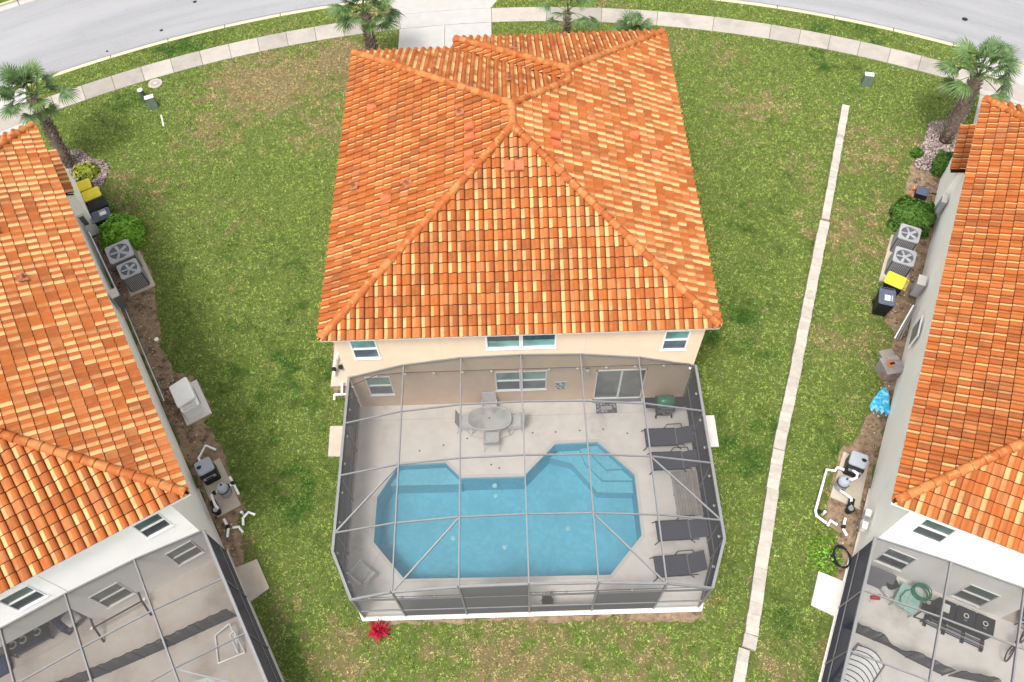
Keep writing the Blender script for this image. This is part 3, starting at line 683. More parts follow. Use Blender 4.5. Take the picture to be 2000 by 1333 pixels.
# ------------------------------------------------------------------ pool deck and pools
def thin_frame(loop, wd):
    """loop offset outward by wd (convex-ish loops)"""
    n = len(loop); out = []
    L = ccw(loop)
    for i in range(n):
        p0, p1, p2 = Vector(L[i - 1]), Vector(L[i]), Vector(L[(i + 1) % n]); d1 = (p1 - p0).normalized(); d2 = (p2 - p1).normalized()
        n1 = Vector((d1.y, -d1.x)); n2 = Vector((d2.y, -d2.x)); b = (n1 + n2); b /= max(.3, b.dot(n1)); out.append(tuple(p1 + b * wd))
    return L, out
def pool(F_, loop, label, steps, deckpoly, deckmat, decklabel, depth=-1.25, joint=None):
    def W(p): return at(F_, *p)[:2]
    root = thing('pool_deck', decklabel, 'deck'); del root['category']; root['kind'] = 'structure'
    L, cop = thin_frame(loop, .12)
    dp = deckpoly
    if joint is not None:
        A = [p for p in dp]; ys = joint
        MB().poly([[W(p) for p in ((dp[0][0], ys + .006), (dp[-1][0], ys + .006), dp[-1], dp[0])]], .05).build('deck_section', deckmat, root)
        dp2 = [(dp[0][0], ys - .006)] + dp[1:-1] + [(dp[-1][0], ys - .006)]
        MB().poly([[W(p) for p in ((dp[0][0], ys - .02), (dp[-1][0], ys - .02), (dp[-1][0], ys + .02), (dp[0][0], ys + .02))]], .035).build('joint', 'deck_dirty', root)
    else: dp2 = dp
    m = MB().poly([[W(p) for p in dp2], [W(p) for p in cop]], .05)
    for i in range(len(deckpoly)):
        a_, b = W(deckpoly[i]), W(deckpoly[(i + 1) % len(deckpoly)]); m.add([(*a_, -.1), (*b, -.1), (*b, .05), (*a_, .05)], [(0, 1, 2, 3)])
    m.build('deck_section', deckmat, root)
    pl = thing('swimming_pool', label, 'pool')
    MB().poly([[W(p) for p in cop], [W(p) for p in L]], .058).build('coping', 'coping', pl)
    sh = MB(); n = len(L)
    for i in range(n):
        a_, b = W(L[i]), W(L[(i + 1) % n]); sh.add([(*a_, depth), (*b, depth), (*b, .058), (*a_, .058)], [(0, 1, 2, 3)])
    sh.poly([[W(p) for p in L]], depth); basin = sh.build('basin', 'plaster', pl)
    for P, z in steps:
        MB().prism([W(p) for p in ccw(P)], depth, z).build('step', 'plaster_light', pl)
    MB().poly([[W(p) for p in L]], -.09).build('water', 'water', pl)
    return pl
F0 = ((0, 0), 0)
PL = [(-4.67, -2.5), (-2.92, -2.46), (-2.32, -3.09), (0, -3.11), (1.25, -1.83), (2.84, -1.82), (4.1, -3.17), (4.11, -5.47), (2.88, -6.83), (-4.27, -6.75), (-5.42, -5.41), (-5.40, -3.75)]
st = [([(-4.65, -2.51), (-2.93, -2.47), (-2.33, -3.1), (-2.33, -3.16), (-5.17, -3.12)], -.42),
      ([(1.4, -1.84), (2.83, -1.83), (4.09, -3.18), (4.09, -3.62), (2.75, -3.55), (1.85, -2.35), (1.0, -2.1)], -.66),
      ([(2.2, -1.85), (2.83, -1.83), (4.09, -3.18), (4.09, -3.2), (2.95, -3.15), (2.35, -2.45)], -.46),
      ([(2.5, -1.85), (2.83, -1.83), (3.72, -2.79), (3.12, -2.8), (2.7, -2.3)], -.27)]
mpool = pool(F0, PL, 'blue pool with octagonal ends inside the middle screen enclosure', st, [(-6.36, 0), (-6.36, -6.6), (-5.62, -8.12), (5.85, -8.14), (6.42, -6.55), (6.42, 0)][::1], 'deck', 'pale concrete pool deck of the middle house', joint=-.62)
for x, y in ((-1.1, -3.13), ): MB().lathe([(.09, -.5), (.09, -.47)], 12, x, y - .1).build('pool_light', 'lamp', mpool)
for x, y in ((-2.7, -4.95), (-.78, -5.35), (1.6, -4.72), (-1.1, -3.35)): MB().lathe([(.085, -1.245), (.085, -1.22), (.02, -1.21)], 14, x, y).build('floor_return', 'lamp', mpool)
for x, y in ((-3.9, -1.95), (-3.0, -1.75), (-2.1, -1.5), (.4, -1.35), (1.28, -1.35), (2.2, -1.32), (3.1, -1.3), (4.0, -1.5), (-1.2, -2.6), (-.9, -2.75)):
    MB().lathe([(.035, .05), (.035, .056)], 10, x, y).build('anchor_cap', 'alu_dark', bpy.data.objects['pool_deck'])
for x, y, rx, ry in ((0, 0, 0, 0),): pass
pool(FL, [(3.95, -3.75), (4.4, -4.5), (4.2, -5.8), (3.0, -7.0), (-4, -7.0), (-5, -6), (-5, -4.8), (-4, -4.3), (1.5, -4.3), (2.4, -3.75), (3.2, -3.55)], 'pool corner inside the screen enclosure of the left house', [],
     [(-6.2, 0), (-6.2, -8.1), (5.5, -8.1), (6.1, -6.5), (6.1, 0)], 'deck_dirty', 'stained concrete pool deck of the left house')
pool(FR, [(-4.2, -4.6), (-4.4, -5.8), (-3.0, -7.0), (4, -7.0), (5, -6), (5, -4.8), (4, -4.4), (-1.5, -4.4), (-2.8, -4.0)], 'pool inside the screen enclosure of the right house', [],
     [(-6.1, 0), (-6.1, -6.5), (-5.5, -8.1), (6.2, -8.1), (6.2, 0)], 'deck', 'pale concrete pool deck of the right house')
for F_, x0 in ((FL, 0), (FR, 0)):
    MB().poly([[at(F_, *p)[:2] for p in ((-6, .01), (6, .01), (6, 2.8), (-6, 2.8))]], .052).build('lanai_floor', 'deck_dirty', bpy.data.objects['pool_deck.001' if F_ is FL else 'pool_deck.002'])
EXCL.append(CAGE_FOOT)

# ------------------------------------------------------------------ screen enclosures
CXs = [-6.27, -4.15, -2.08, .03, 2.13, 4.22, 6.38]; CYs = [-.03, -1.87, -3.83, -5.83, -8.0]
def cage(F_, label, zs, xs=CXs, ft=None, tag_=''):
    root = thing('screen_enclosure', label, 'screen enclosure', (*F_[0], 0), F_[1])
    ix0, ix1 = xs[0], xs[-1]; fx0, fx1 = xs[0] + .72, xs[-1] - .63; cy = -6.45; zc = zs[0], zs[-1]
    def X(i, j):
        if j == 4 and i == 0: return fx0
        if j == 4 and i == len(xs) - 1: return fx1
        return xs[i]
    def P(i, j): return Vector((X(i, j), CYs[j], zs[i]))
    n = len(xs)
    for i in range(1, n - 1):      # long members running out from the house
        MB().bar(P(i, 0), P(i, 4), .045, .11).build('beam', 'alu', root)
    for j in range(5):
        for i in range(n - 1):
            MB().bar(P(i, j) + Vector((.03 if i else 0, 0, -.0)), P(i + 1, j) - Vector((.03 if i < n - 2 else 0, 0, 0)), .04 if j < 4 else .07, .07 if j < 4 else .1).build('purlin', 'alu', root)
    C0 = Vector((xs[0], cy, zs[0])); C1 = Vector((xs[-1], cy, zs[-1]))
    for a_, b in ((P(0, 0), C0), (C0, P(0, 4)), (P(n - 1, 0), C1), (C1, P(n - 1, 4))): MB().bar(a_, b, .09, .1).build('eave_beam', 'alu', root)
    for a_, b in ((P(0, 3), P(1, 2)), (P(2, 3), P(1, 4)), (P(n - 2, 2), P(n - 1, 3)), (P(n - 3, 3), P(n - 2, 4))): MB().bar(a_ - Vector((0, 0, .02)), b - Vector((0, 0, .02)), .05, .06).build('brace', 'alu', root)
    # roof screens
    for j in range(4):
        for i in range(n - 1):
            a_, b, c, d = P(i, j), P(i + 1, j), P(i + 1, j + 1), P(i, j + 1)
            L = [a_, b, c, d]
            if j == 3 and i == 0: L = [a_, b, c, d, C0]
            if j == 3 and i == n - 2: L = [a_, b, C1, c, d]
            MB().add([p - Vector((0, 0, .035)) for p in L], [tuple(range(len(L)))]).build('roof_screen', 'screen', root)
    # side walls with posts, rails, screens
    def side(pa, pb, posts, refl=None, mat='screen_side', rails=(.9,)):
        pa, pb = Vector(pa), Vector(pb)
        for t_ in posts:
            q = pa.lerp(pb, t_); MB().bar((q.x, q.y, .05), (q.x, q.y, q.z - .04), .055, .055).build('post', 'alu', root)
        for z in rails:
            MB().bar((pa.x, pa.y, z), (pb.x, pb.y, z), .05, .05).build('rail', 'alu', root)
        MB().bar((pa.x, pa.y, .075), (pb.x, pb.y, .075), .06, .045).build('sill_rail', 'padwhite', root)
        ps = sorted(set([0.] + list(posts) + [1.]))
        for k in range(len(ps) - 1):
            a_, b = pa.lerp(pb, ps[k]), pa.lerp(pb, ps[k + 1])
            MB().add([(a_.x, a_.y, .1), (b.x, b.y, .1), (b.x, b.y, b.z - .04), (a_.x, a_.y, a_.z - .04)], [(0, 1, 2, 3)]).build('side_screen', mat, root)
    ts = [abs(y / (cy)) for y in CYs[1:4]]
    side((xs[0], -.03, zs[0]), C0, ts + [1.]); side(C0, (fx0, -8.0, zs[0]), [1.])
    side((xs[-1], -.03, zs[-1]), C1, ts + [1.]); side(C1, (fx1, -8.0, zs[-1]), [1.])
    # front wall
    yb = -8.0
    for i in range(1, n - 1): MB().bar((xs[i], yb, .05), (xs[i], yb, zs[i] - .05), .06, .06).build('post', 'alu', root)
    rz = (.95, 2.35)
    for k, (xa, xb) in enumerate([(X(i, 4), X(i + 1, 4)) for i in range(n - 1)]):
        za, zb = zs[k], zs[k + 1]
        for z in rz:
            MB().bar((xa + .03, yb, z), (xb - .03, yb, z), .05, .055).build('rail', 'alu_dark' if z > 2 else 'alu', root)
        MB().bar((xa, yb, .075), (xb, yb, .075), .09, .045).build('sill_rail', 'padwhite', root)
        for r_, (q0, q1, q2, q3) in enumerate([(.1, .1, rz[0], rz[0]), (rz[0], rz[0], rz[1], rz[1]), (rz[1], rz[1], zb - .05, za - .05)]):
            mt = 'screen_front'
            if r_ == 1 and k in (1, 2, 4): mt = 'screen_refl'  # bays darkened to stand for reflections
            if r_ == 0 and k not in (0, 5): mt = 'screen_refl'
            if r_ == 2 and k == 2: mt = 'screen_refl'
            MB().add([(xa, yb, q0), (xb, yb, q1), (xb, yb, q2), (xa, yb, q3)], [(0, 1, 2, 3)]).build('front_screen', mt, root)
    return root
ZS = [2.45, 3.25, 3.62, 3.70, 3.60, 3.25, 2.52]
cage(F0, 'grey framed screen enclosure over the pool of the middle house', ZS)
CXL = [-6.2, -4.3, -2.2, -.16, 1.80, 3.92, 6.04]; ZL = [2.45, 2.7, 3.0, 3.12, 3.12, 2.95, 2.45]
cage(FL, 'grey framed screen enclosure behind the left house', ZL, CXL)
CXR = [-6.03, -3.85, -1.76, .3, 2.3, 4.3, 6.2]; ZR = [2.36, 2.75, 2.92, 3.0, 2.95, 2.75, 2.4]
cage(FR, 'grey framed screen enclosure behind the right house', ZR, CXR)
exf(FL, [(-6.3, 0), (-6.3, -8.2), (5.35, -8.2), (6.12, -6.5), (6.12, 0)]); exf(FR, [(-6.12, 0), (-6.12, -6.5), (-5.4, -8.2), (6.3, -8.2), (6.3, 0)])

# ------------------------------------------------------------------ things on the middle deck
DZ = .05
def string_lights():
    root = thing('string_lights', 'string of small bulbs hung round the middle pool enclosure', 'string lights')
    pth = [(-6.15, -.3, 2.35), (-5.2, -.12, 2.75), (-4.15, -.1, 2.82), (6.1, -.1, 2.8), (6.3, -.5, 2.4), (6.3, -6.4, 2.3), (5.7, -7.9, 2.3), (-5.5, -7.9, 2.25), (-6.2, -6.4, 2.3), (-6.2, -.4, 2.35)]
    MB().tube(pth, .012, 5).build('cord', 'black', root)
    me = MB().lathe([(.012, -.02), (.045, -.05), (.055, -.09), (.035, -.13), (.01, -.14)], 8); proto = None
    x = 0
    for i in range(len(pth) - 1):
        a_, b = Vector(pth[i]), Vector(pth[i + 1]); L = (b - a_).length; s_ = x
        while s_ < L:
            p = a_.lerp(b, s_ / L)
            if proto is None: o = me.build('bulb', 'lamp', root, True); proto = o
            else: o = proto.copy(); COL.objects.link(o)
            o.location = p; s_ += 1.04
        x = s_ - L
string_lights()
def patio_chair_mesh(root, fm, sm, wd=.56):
    MB().box(-wd / 2 + .03, -.25, .40, wd / 2 - .03, .25, .425).build('seat', sm, root)
    b = MB(); b.X = Matrix.Translation((0, .25, .42)) @ Matrix.Rotation(R(-14), 4, 'X'); b.box(-wd / 2 + .03, -.01, .03, wd / 2 - .03, .015, .52); b.build('backrest', sm, root)
    f = MB(); f.X = Matrix.Translation((0, .25, .42)) @ Matrix.Rotation(R(-14), 4, 'X'); f.tube([(-wd / 2 + .02, 0, 0), (-wd / 2 + .02, 0, .54), (wd / 2 - .02, 0, .54), (wd / 2 - .02, 0, 0)], .016, 6); f.build('back_frame', fm, root)
    for s_ in (-1, 1):
        MB().tube([(s_ * wd / 2, -.25, 0), (s_ * wd / 2, -.25, .62), (s_ * wd / 2, .22, .64), (s_ * wd / 2, .30, .45)], .017, 6).build('armrest', fm, root)
        MB().tube([(s_ * wd / 2, .24, .42), (s_ * wd / 2, .36, 0)], .016, 6).build('leg', fm, root)
        MB().tube([(s_ * (wd / 2 - .01), -.25, .41), (s_ * (wd / 2 - .01), .25, .41)], .016, 6).build('seat_rail', fm, root)
tb = thing('patio_table', 'oval glass-topped patio table with pale metal frame', 'table', (-1.22, -1.02, DZ), 0)
def oval(a_, b, n=28, e=2.6): return [(math.copysign(abs(math.cos(t_)) ** (2 / e), math.cos(t_)) * a_, math.copysign(abs(math.sin(t_)) ** (2 / e), math.sin(t_)) * b) for t_ in [2 * math.pi * k / n for k in range(n)]]
MB().prism(oval(.80, .46), .70, .712).build('tabletop', 'glass_table', tb)
o_ = oval(.82, .48); MB().tube([(x, y, .706) for x, y in o_ + o_[:1]], .022, 6).build('rim', 'lightframe', tb)
for s_ in (-1, 1):
    for q in (-1, 1): MB().tube([(s_ * .66, q * .32, .70), (s_ * .60, q * .26, .35), (s_ * .78, q * .42, 0)], .02, 6).build('leg', 'lightframe', tb)
MB().lathe([(.025, .712), (.03, .73)], 10).build('parasol_hole', 'black', tb)
lowr = oval(.95, .62); MB().tube([(x, y, .25) for x, y in lowr + lowr[:1]], .015, 6).build('foot_ring', 'lightframe', tb)
ch = thing('patio_chair', 'pale mesh patio chair with its back to the house wall behind the glass table', 'chair', (-1.22, -.42, DZ), 0, 'patio chairs round the glass table')
patio_chair_mesh(ch, 'lightframe', 'sling_light')
copytree(ch, (-1.16, -1.72, DZ), R(180), 'pale mesh patio chair on the pool side of the glass table')
copytree(ch, (-2.12, -1.0, DZ), R(88), 'pale mesh patio chair at the left end of the glass table')
copytree(ch, (-.28, -1.05, DZ), R(-92), 'pale mesh patio chair at the right end of the glass table')
# loungers
def lounger(loc, rz, label, back):
    t_ = thing('sun_lounger', label, 'sun lounger', loc, rz, 'dark loungers beside the pool')
    MB().box(-.68, -.33, .30, .42, .33, .325).build('seat', 'sling', t_)
    b = MB(); b.X = Matrix.Translation((.44, 0, .31)) @ Matrix.Rotation(-R(back), 4, 'Y'); b.box(0, -.33, 0, .66, .33, .025); b.build('backrest', 'sling', t_)
    for s_ in (-1, 1):
        MB().tube([(-.72, s_ * .35, .31), (.44, s_ * .35, .31)], .02, 6).build('side_rail', 'fence_mesh_pole', t_)
        MB().tube([(-.66, s_ * .35, .30), (-.80, s_ * .40, 0)], .018, 6).build('leg', 'fence_mesh_pole', t_)
        MB().tube([(.42, s_ * .35, .30), (.62, s_ * .38, 0)], .018, 6).build('leg', 'fence_mesh_pole', t_)
        MB().tube([(.02, s_ * .36, .30), (.12, s_ * .42, .52), (.62, s_ * .42, .54), (.70, s_ * .38, .32)], .018, 6).build('armrest', 'fence_mesh_pole', t_)
    MB().bar((.43, -.34, .335), (.43, .34, .335), .04, .02).build('crossbar', 'alu', t_)
    MB().bar((-.71, -.34, .315), (-.71, .34, .315), .04, .03).build('crossbar', 'fence_mesh_pole', t_)
    return t_
lounger((5.33, -1.84, DZ), 0, 'dark sun lounger nearest the grill, with armrests', 22)
lounger((5.45, -2.80, DZ), 0, 'dark sun lounger between the first lounger and the slatted panel', 22)
lounger((5.33, -5.42, DZ), R(1), 'dark sun lounger just below the slatted panel, back slightly raised', 16)
lounger((5.12, -6.66, DZ), R(3), 'dark sun lounger nearest the front corner with back raised', 38)
# slatted grey platform
pn = thing('slatted_platform', 'flat grey slatted platform between the dark loungers', 'platform', (5.93, -4.0, DZ), R(1.5))
for k in range(9):
    x = -.50 + k * .111; MB().box(x + .004, -.85, .10, x + .107, .85, .13).build('slat', 'wood_grey', pn)
for y in (-.7, 0, .7): MB().box(-.5, y - .04, 0, .5, y + .04, .095).build('bearer', 'wood_grey', pn)
# white low folding chair
wc = thing('lounge_chair', 'low white sling chair in the front left corner of the enclosure', 'chair', (-5.62, -6.62, DZ), R(140))
patio_chair_mesh(wc, 'white', 'sling_light', .66)
# grill
gr = thing('grill', 'black gas grill with a rounded green lid and side shelves', 'grill', (5.45, -.62, DZ), 0)
MB().box(-.30, -.24, .12, .30, .24, .52, .02).build('cabinet', 'black', gr)
MB().box(-.36, -.28, .52, .36, .28, .80, .03).build('firebox', 'black', gr)
d = MB(); d.X = Matrix.Translation((0, .02, .80)) @ Matrix.Rotation(R(90), 4, 'Y')
V = []; F = []; n = 12
for xx, rr_ in ((-.32, .16), (-.30, .24), (-.12, .28), (.12, .28), (.30, .24), (.32, .16)):
    for k in range(n): a_ = math.pi * k / (n - 1); V.append((xx, rr_ * math.cos(a_), .80 + rr_ * 1.1 * math.sin(a_)))
for j in range(5):
    for k in range(n - 1): F.append((j * n + k, (j + 1) * n + k, (j + 1) * n + k + 1, j * n + k + 1))
F.append(tuple(range(n))); F.append(tuple(5 * n + k for k in range(n - 1, -1, -1)))
lid = MB().add(V, F).build('lid', 'green', gr, True)
MB().tube([(-.2, -.30, .90), (-.2, -.35, .92), (.2, -.35, .92), (.2, -.30, .90)], .014, 6).build('handle', 'steel', lid)
MB().box(-.12, -.285, .95, .12, -.262, 1.0).build('thermometer_plate', 'lamp', lid)
for s_ in (-1, 1): MB().box(min(s_ * .37, s_ * .76), -.22, .76, max(s_ * .37, s_ * .76), .22, .79, .02).build('side_shelf', 'black', gr)
MB().box(-.30, -.33, .56, .30, -.285, .74).build('control_panel', 'alu_dark', gr)
for k in range(4): MB().tube([(-.2 + k * .13, -.335, .65), (-.2 + k * .13, -.365, .65)], .022, 8).build('knob', 'steel', gr)
MB().tube([(-.08, -.36, .60), (-.08, -.42, .58), (.16, -.42, .58), (.16, -.36, .60)], .012, 6).build('towel_bar', 'steel', gr)
for x, y in ((-.30, -.26), (.30, -.26), (-.30, .22), (.30, .22)): MB().tube([(x - .025, y, .06), (x + .025, y, .06)], .065, 12).build('wheel', 'black', gr)
for x in (-.30, .30):
    for y in (-.22, .2): MB().tube([(x, y, .06), (x, y, .2)], .02, 6).build('leg', 'alu_dark', gr)
# door mat with light speckled border
dm = thing('door_mat', 'grey patterned door mat in front of the sliding door', 'mat', (3.3, -.40, DZ), 0)
MB().box(-.40, -.22, 0, .40, .22, .014, .01).build('mat_base', 'alu_dark', dm)
rs = random.Random(4)
for k in range(60):
    x, y = rs.uniform(-.37, .37), rs.uniform(-.19, .19)
    if abs(x) < .26 and abs(y) < .10: continue
    s_ = rs.uniform(.012, .03); MB().box(x - s_, y - s_ * .6, .0145, x + s_, y + s_ * .6, .0165).build('leaf_print', 'sling_light', dm)
for y in (-.06, -.02, .02, .06): MB().box(-.22, y - .012, .0145, .22, y + .012, .0165).build('print_line', 'sling_light', dm)
# wall sign and wall lantern
sg = thing('wall_sign', 'small white notice with dark print on the wall beside the lower window', 'sign', (1.5, -.03, 1.3), 0)
MB().box(-.23, 0, -.31, .23, .02, .31).build('board', 'signw', sg)
for k, (x, z, w_, h_) in enumerate(((-.12, .2, .08, .025), (.1, .22, .07, .05), (-.1, .1, .06, .05), (.12, .06, .05, .04), (-.12, -.05, .09, .02), (.08, -.1, .06, .05), (-.08, -.18, .05, .04), (.13, -.22, .05, .03), (0, .0, .04, .04), (0, -.25, .1, .02))):
    MB().box(x - w_, -.004, z - h_, x + w_, -.001, z + h_).build('print', 'alu_dark', sg)
wl_ = thing('wall_lantern', 'small tan lantern on the wall left of the sliding door', 'lantern', (2.45, -.02, 2.5), 0)
MB().lathe([(.05, -.16), (.075, -.1), (.085, .06), (.04, .12), (.01, .14)], 8, 0, -.1).build('housing', 'lightframe', wl_)
MB().box(-.05, -.05, -.07, .05, .02, .07).build('bracket', 'alu_dark', wl_)
# potted plant at the front screen
pp = thing('potted_plant', 'dark spiky plant in a black pot by the front screen', 'plant', (.65, -7.72, DZ), 0)
MB().lathe([(.13, 0), (.18, .32), (.20, .34), (.17, .34)], 14).build('pot', 'black', pp)
lf = MB()
for k in range(26):
    a_ = k * 2.4; e_ = rs.uniform(.3, 1.2); L = rs.uniform(.28, .42); dx, dy = math.cos(a_), math.sin(a_)
    p0 = Vector((dx * .04, dy * .04, .34)); p1 = Vector((dx * L * .5 * math.cos(e_), dy * L * .5 * math.cos(e_), .34 + L * .6)); p2 = Vector((dx * L * math.cos(e_) * 1.2, dy * L * math.cos(e_) * 1.2, .34 + L * math.sin(e_)))
    sd = Vector((-dy, dx, 0)) * .025; lf.add([p0 - sd, p0 + sd, p1 + sd * 1.2, p1 - sd * 1.2, p2], [(0, 1, 2, 3), (3, 2, 4)])
lf.build('leaves', 'black', pp)

# ------------------------------------------------------------------ landing pads, block wall
def pad(pts, label, mat='pad', z=.07, cat='concrete pad'):
    cx = sum(p[0] for p in pts) / len(pts); cy = sum(p[1] for p in pts) / len(pts)
    o = MB().prism(ccw([(x - cx, y - cy) for x, y in pts]), -.03, z).build('concrete_pad', mat); o.location = (cx, cy, 0)
    EXCL.append(pts); return tag(o, label, cat)
pad([(-7.40, -.80), (-6.42, -.82), (-6.42, -2.10), (-7.36, -2.06)], 'small tan concrete landing left of the middle enclosure', 'pad')
pad([(6.48, -.85), (7.40, -.87), (7.38, -2.17), (6.48, -2.16)], 'small pale concrete landing right of the middle enclosure', 'padwhite')
pad([(-10.42, -6.26), (-9.51, -5.89), (-8.93, -6.92), (-9.75, -7.52)], 'tan concrete landing by the side door of the left enclosure', 'pad')
pad([(10.05, -6.93), (11.02, -7.39), (10.45, -8.56), (9.54, -8.05)], 'white concrete landing by the side door of the right enclosure', 'padwhite')
bw = thing('retaining_wall', 'low stained concrete block wall running down the lawn', 'wall')
def blocks(pts, wd, z, seed, ln=.40, course=True):
    rs = random.Random(seed)
    for i in range(len(pts) - 1):
        a_, b = Vector((*pts[i], 0)), Vector((*pts[i + 1], 0)); L = (b - a_).length; d = (b - a_) / L; s_ = 0; nrm = Vector((d.y, -d.x, 0))
        ang = math.atan2(d.y, d.x)
        while s_ < L - .05:
            l = min(ln * rs.choice((1, 1, 1, .5)), L - s_); c = a_ + d * (s_ + l / 2) + nrm * rs.uniform(-.012, .012)
            o = MB().box(-l / 2 + .0025, -wd / 2, 0, l / 2 - .0025, wd / 2, z + rs.uniform(-.008, .008)).build('block', 'block', bw); o.location = c; o.rotation_euler = (0, 0, ang + rs.uniform(-.008, .008)); s_ += l
        EXCL.append([tuple((a_ + nrm * wd / 2).xy), tuple((b + nrm * wd / 2).xy), tuple((b - nrm * wd / 2).xy), tuple((a_ - nrm * wd / 2).xy)])
blocks([(16.44, 15.65), (13.78, 8.49)], .34, .20, 1)
blocks([(13.72, 8.38), (10.72, .55), (9.52, -2.45), (7.33, -8.97)], .42, .24, 2)
blocks([(7.325, -8.985), (7.17, -9.40)], .44, .24, 3, .8)
blocks([(7.03, -9.40), (6.6, -10.6), (5.7, -13.2)], .36, .18, 4)

# ------------------------------------------------------------------ planting
def leaves_mesh(n, fn, size, seed, asp=.45):
    g = np.random.default_rng(seed); P, Nn = fn(g, n)
    t1 = np.cross(Nn, g.normal(size=(n, 3))); t1 /= np.linalg.norm(t1, axis=1)[:, None] + 1e-9; t2 = np.cross(Nn, t1)
    t1 = t1 + Nn * g.uniform(-.5, .5, (n, 1)); s_ = size * g.uniform(.6, 1.3, (n, 1))
    V = np.stack([P - t1 * s_, P + t2 * s_ * asp, P + t1 * s_, P - t2 * s_ * asp], 1).reshape(-1, 3); F = np.arange(4 * n).reshape(-1, 4)
    return V, F
def fast_mesh(name, V, F, mat, parent=None, col=None, cname='rnd'):
    me = bpy.data.meshes.new(name); me.vertices.add(len(V)); me.vertices.foreach_set('co', V.astype(np.float32).ravel())
    k = F.shape[1]; me.loops.add(F.size); me.loops.foreach_set('vertex_index', F.astype(np.int32).ravel()); me.polygons.add(len(F)); me.polygons.foreach_set('loop_start', np.arange(0, F.size, k, dtype=np.int32))
    if col is not None:
        a_ = me.color_attributes.new(cname, 'FLOAT_COLOR', 'POINT'); a_.data.foreach_set('color', col.astype(np.float32).ravel())
    me.update(calc_edges=True); me.validate()
    return link(name, me, mat, parent)
def shrub(name, label, loc, rx, ry, hz, mat, n, size=.045, rz=0, boxy=2.0, seed=1, cat='bush', group=None):
    t_ = thing(name, label, cat, loc, rz, group)
    def fn(g, n):
        d = g.normal(size=(n, 3)); d /= np.linalg.norm(d, axis=1)[:, None]; d[:, 2] = np.abs(d[:, 2]) if hz > .3 else d[:, 2]
        q = (np.abs(d) ** boxy).sum(1) ** (-1 / boxy); r_ = g.uniform(.72, 1.0, n) ** .6
        lump = 1 + .10 * np.sin(d[:, 0] * 7 + seed) * np.cos(d[:, 1] * 6 + d[:, 2] * 5)
        P = d * (q * r_ * lump)[:, None] * np.array([rx, ry, hz]); P[:, 2] += .04
        return P, d + g.normal(size=(n, 3)) * .45
    V, F = leaves_mesh(n, fn, size, seed); fast_mesh('foliage', V, F, mat, t_)
    s_ = MB()
    for k in range(6):
        a_ = k * 1.05; s_.tube([(0, 0, 0), (math.cos(a_) * rx * .3, math.sin(a_) * ry * .3, hz * .4), (math.cos(a_) * rx * .6, math.sin(a_) * ry * .6, hz * .7)], .025, 5, .01)
    s_.build('stem', 'bark', t_); core = MB().lathe([(rx * .3, .0), (rx * .3, .03)], 8) if hz < .2 else MB().lathe([(rx * .3, .0), (rx * .62, hz * .25), (rx * .6, hz * .6), (rx * .2, hz * .75)], 12); core.build('inner_twigs', 'leaf2' if mat != 'redbrown' else 'bark', t_)
    return t_
def onL(x, y, z=0): return at(FL, x, y, z)
def onR(x, y, z=0): return at(FR, x, y, z)
shrub('bush', 'round clipped green bush between the bins and air conditioners of the left house', onL(7.28, 15.95), .95, .92, 1.15, 'leaf', 6500, .07, 0, 2.4, 3)
shrub('hedge', 'clipped rectangular hedge above the air conditioners of the right house', onR(-6.98, 16.0), .85, .80, .95, 'leaf2', 6500, .07, ANG_R, 4.5, 5, 'hedge')
shrub('bush', 'small square clipped bush under the low roof of the right house', onR(-6.25, 19.75), .42, .52, .85, 'leaf2', 4000, .045, ANG_R, 5, 6)
shrub('bush', 'dark red shrub half hidden under the left eave of the middle house', (-7.0, 12.3, 0), .5, .85, .9, 'redbrown', 2500, .06, 0, 2.2, 9)
shrub('bush', 'low green weeds at the corner of the right enclosure beside the coiled hose', onR(-6.85, -.25), .6, .7, .12, 'leaf', 900, .05, 0, 2, 10)
shrub('ground_plant', 'yellow-green plant in the stone bed by the left palm', (-20.3, 12.95, 0), .62, .5, .45, 'leaf_yg', 700, .11, 0, 2, 12, 'plant')
shrub('ground_plant', 'small dark green plant in the mulch below the right palm', (19.0, 12.4, 0), .28, .28, .3, 'leaf2', 300, .10, 0, 2, 13, 'plant')
shrub('ground_plant', 'dark plant behind the yellow-lidded bin of the left house', (-20.2, 12.0, 0), .45, .35, .5, 'leaf2', 500, .09, 0, 2, 14, 'plant')
# red cordyline
rc = thing('red_plant', 'bright red spiky plant at the front left corner of the enclosure', 'plant', (-5.02, -8.48, 0), 0)
base_me = None
for k in range(46):
    a_ = k * 2.399; e_ = R(12 + 70 * (k / 46)); L = .42 + .12 * math.sin(k * 1.7)
    pts = []
    lfm = MB(); N_ = 5; V = []
    for j in range(N_ + 1):
        t_ = j / N_; rad = L * t_ * math.cos(e_); z = .15 + L * t_ * math.sin(e_) - .16 * t_ * t_; wd = .042 * math.sin(math.pi * min(1, t_ * .8 + .16))
        V += [(rad, -wd, z + .012), (rad, wd, z + .012)] if j < N_ else [(rad, 0, z)]
    F = [(2 * j, 2 * j + 1, 2 * j + 3, 2 * j + 2) for j in range(N_ - 1)] + [(2 * N_ - 2, 2 * N_ - 1, 2 * N_)]
    lfm.X = Matrix.Rotation(a_, 4, 'Z'); lfm.add(V, F).build('leaf', 'redleaf', rc)
MB().tube([(0, 0, 0), (0, 0, .35)], .03, 6).build('stem', 'bark', rc)

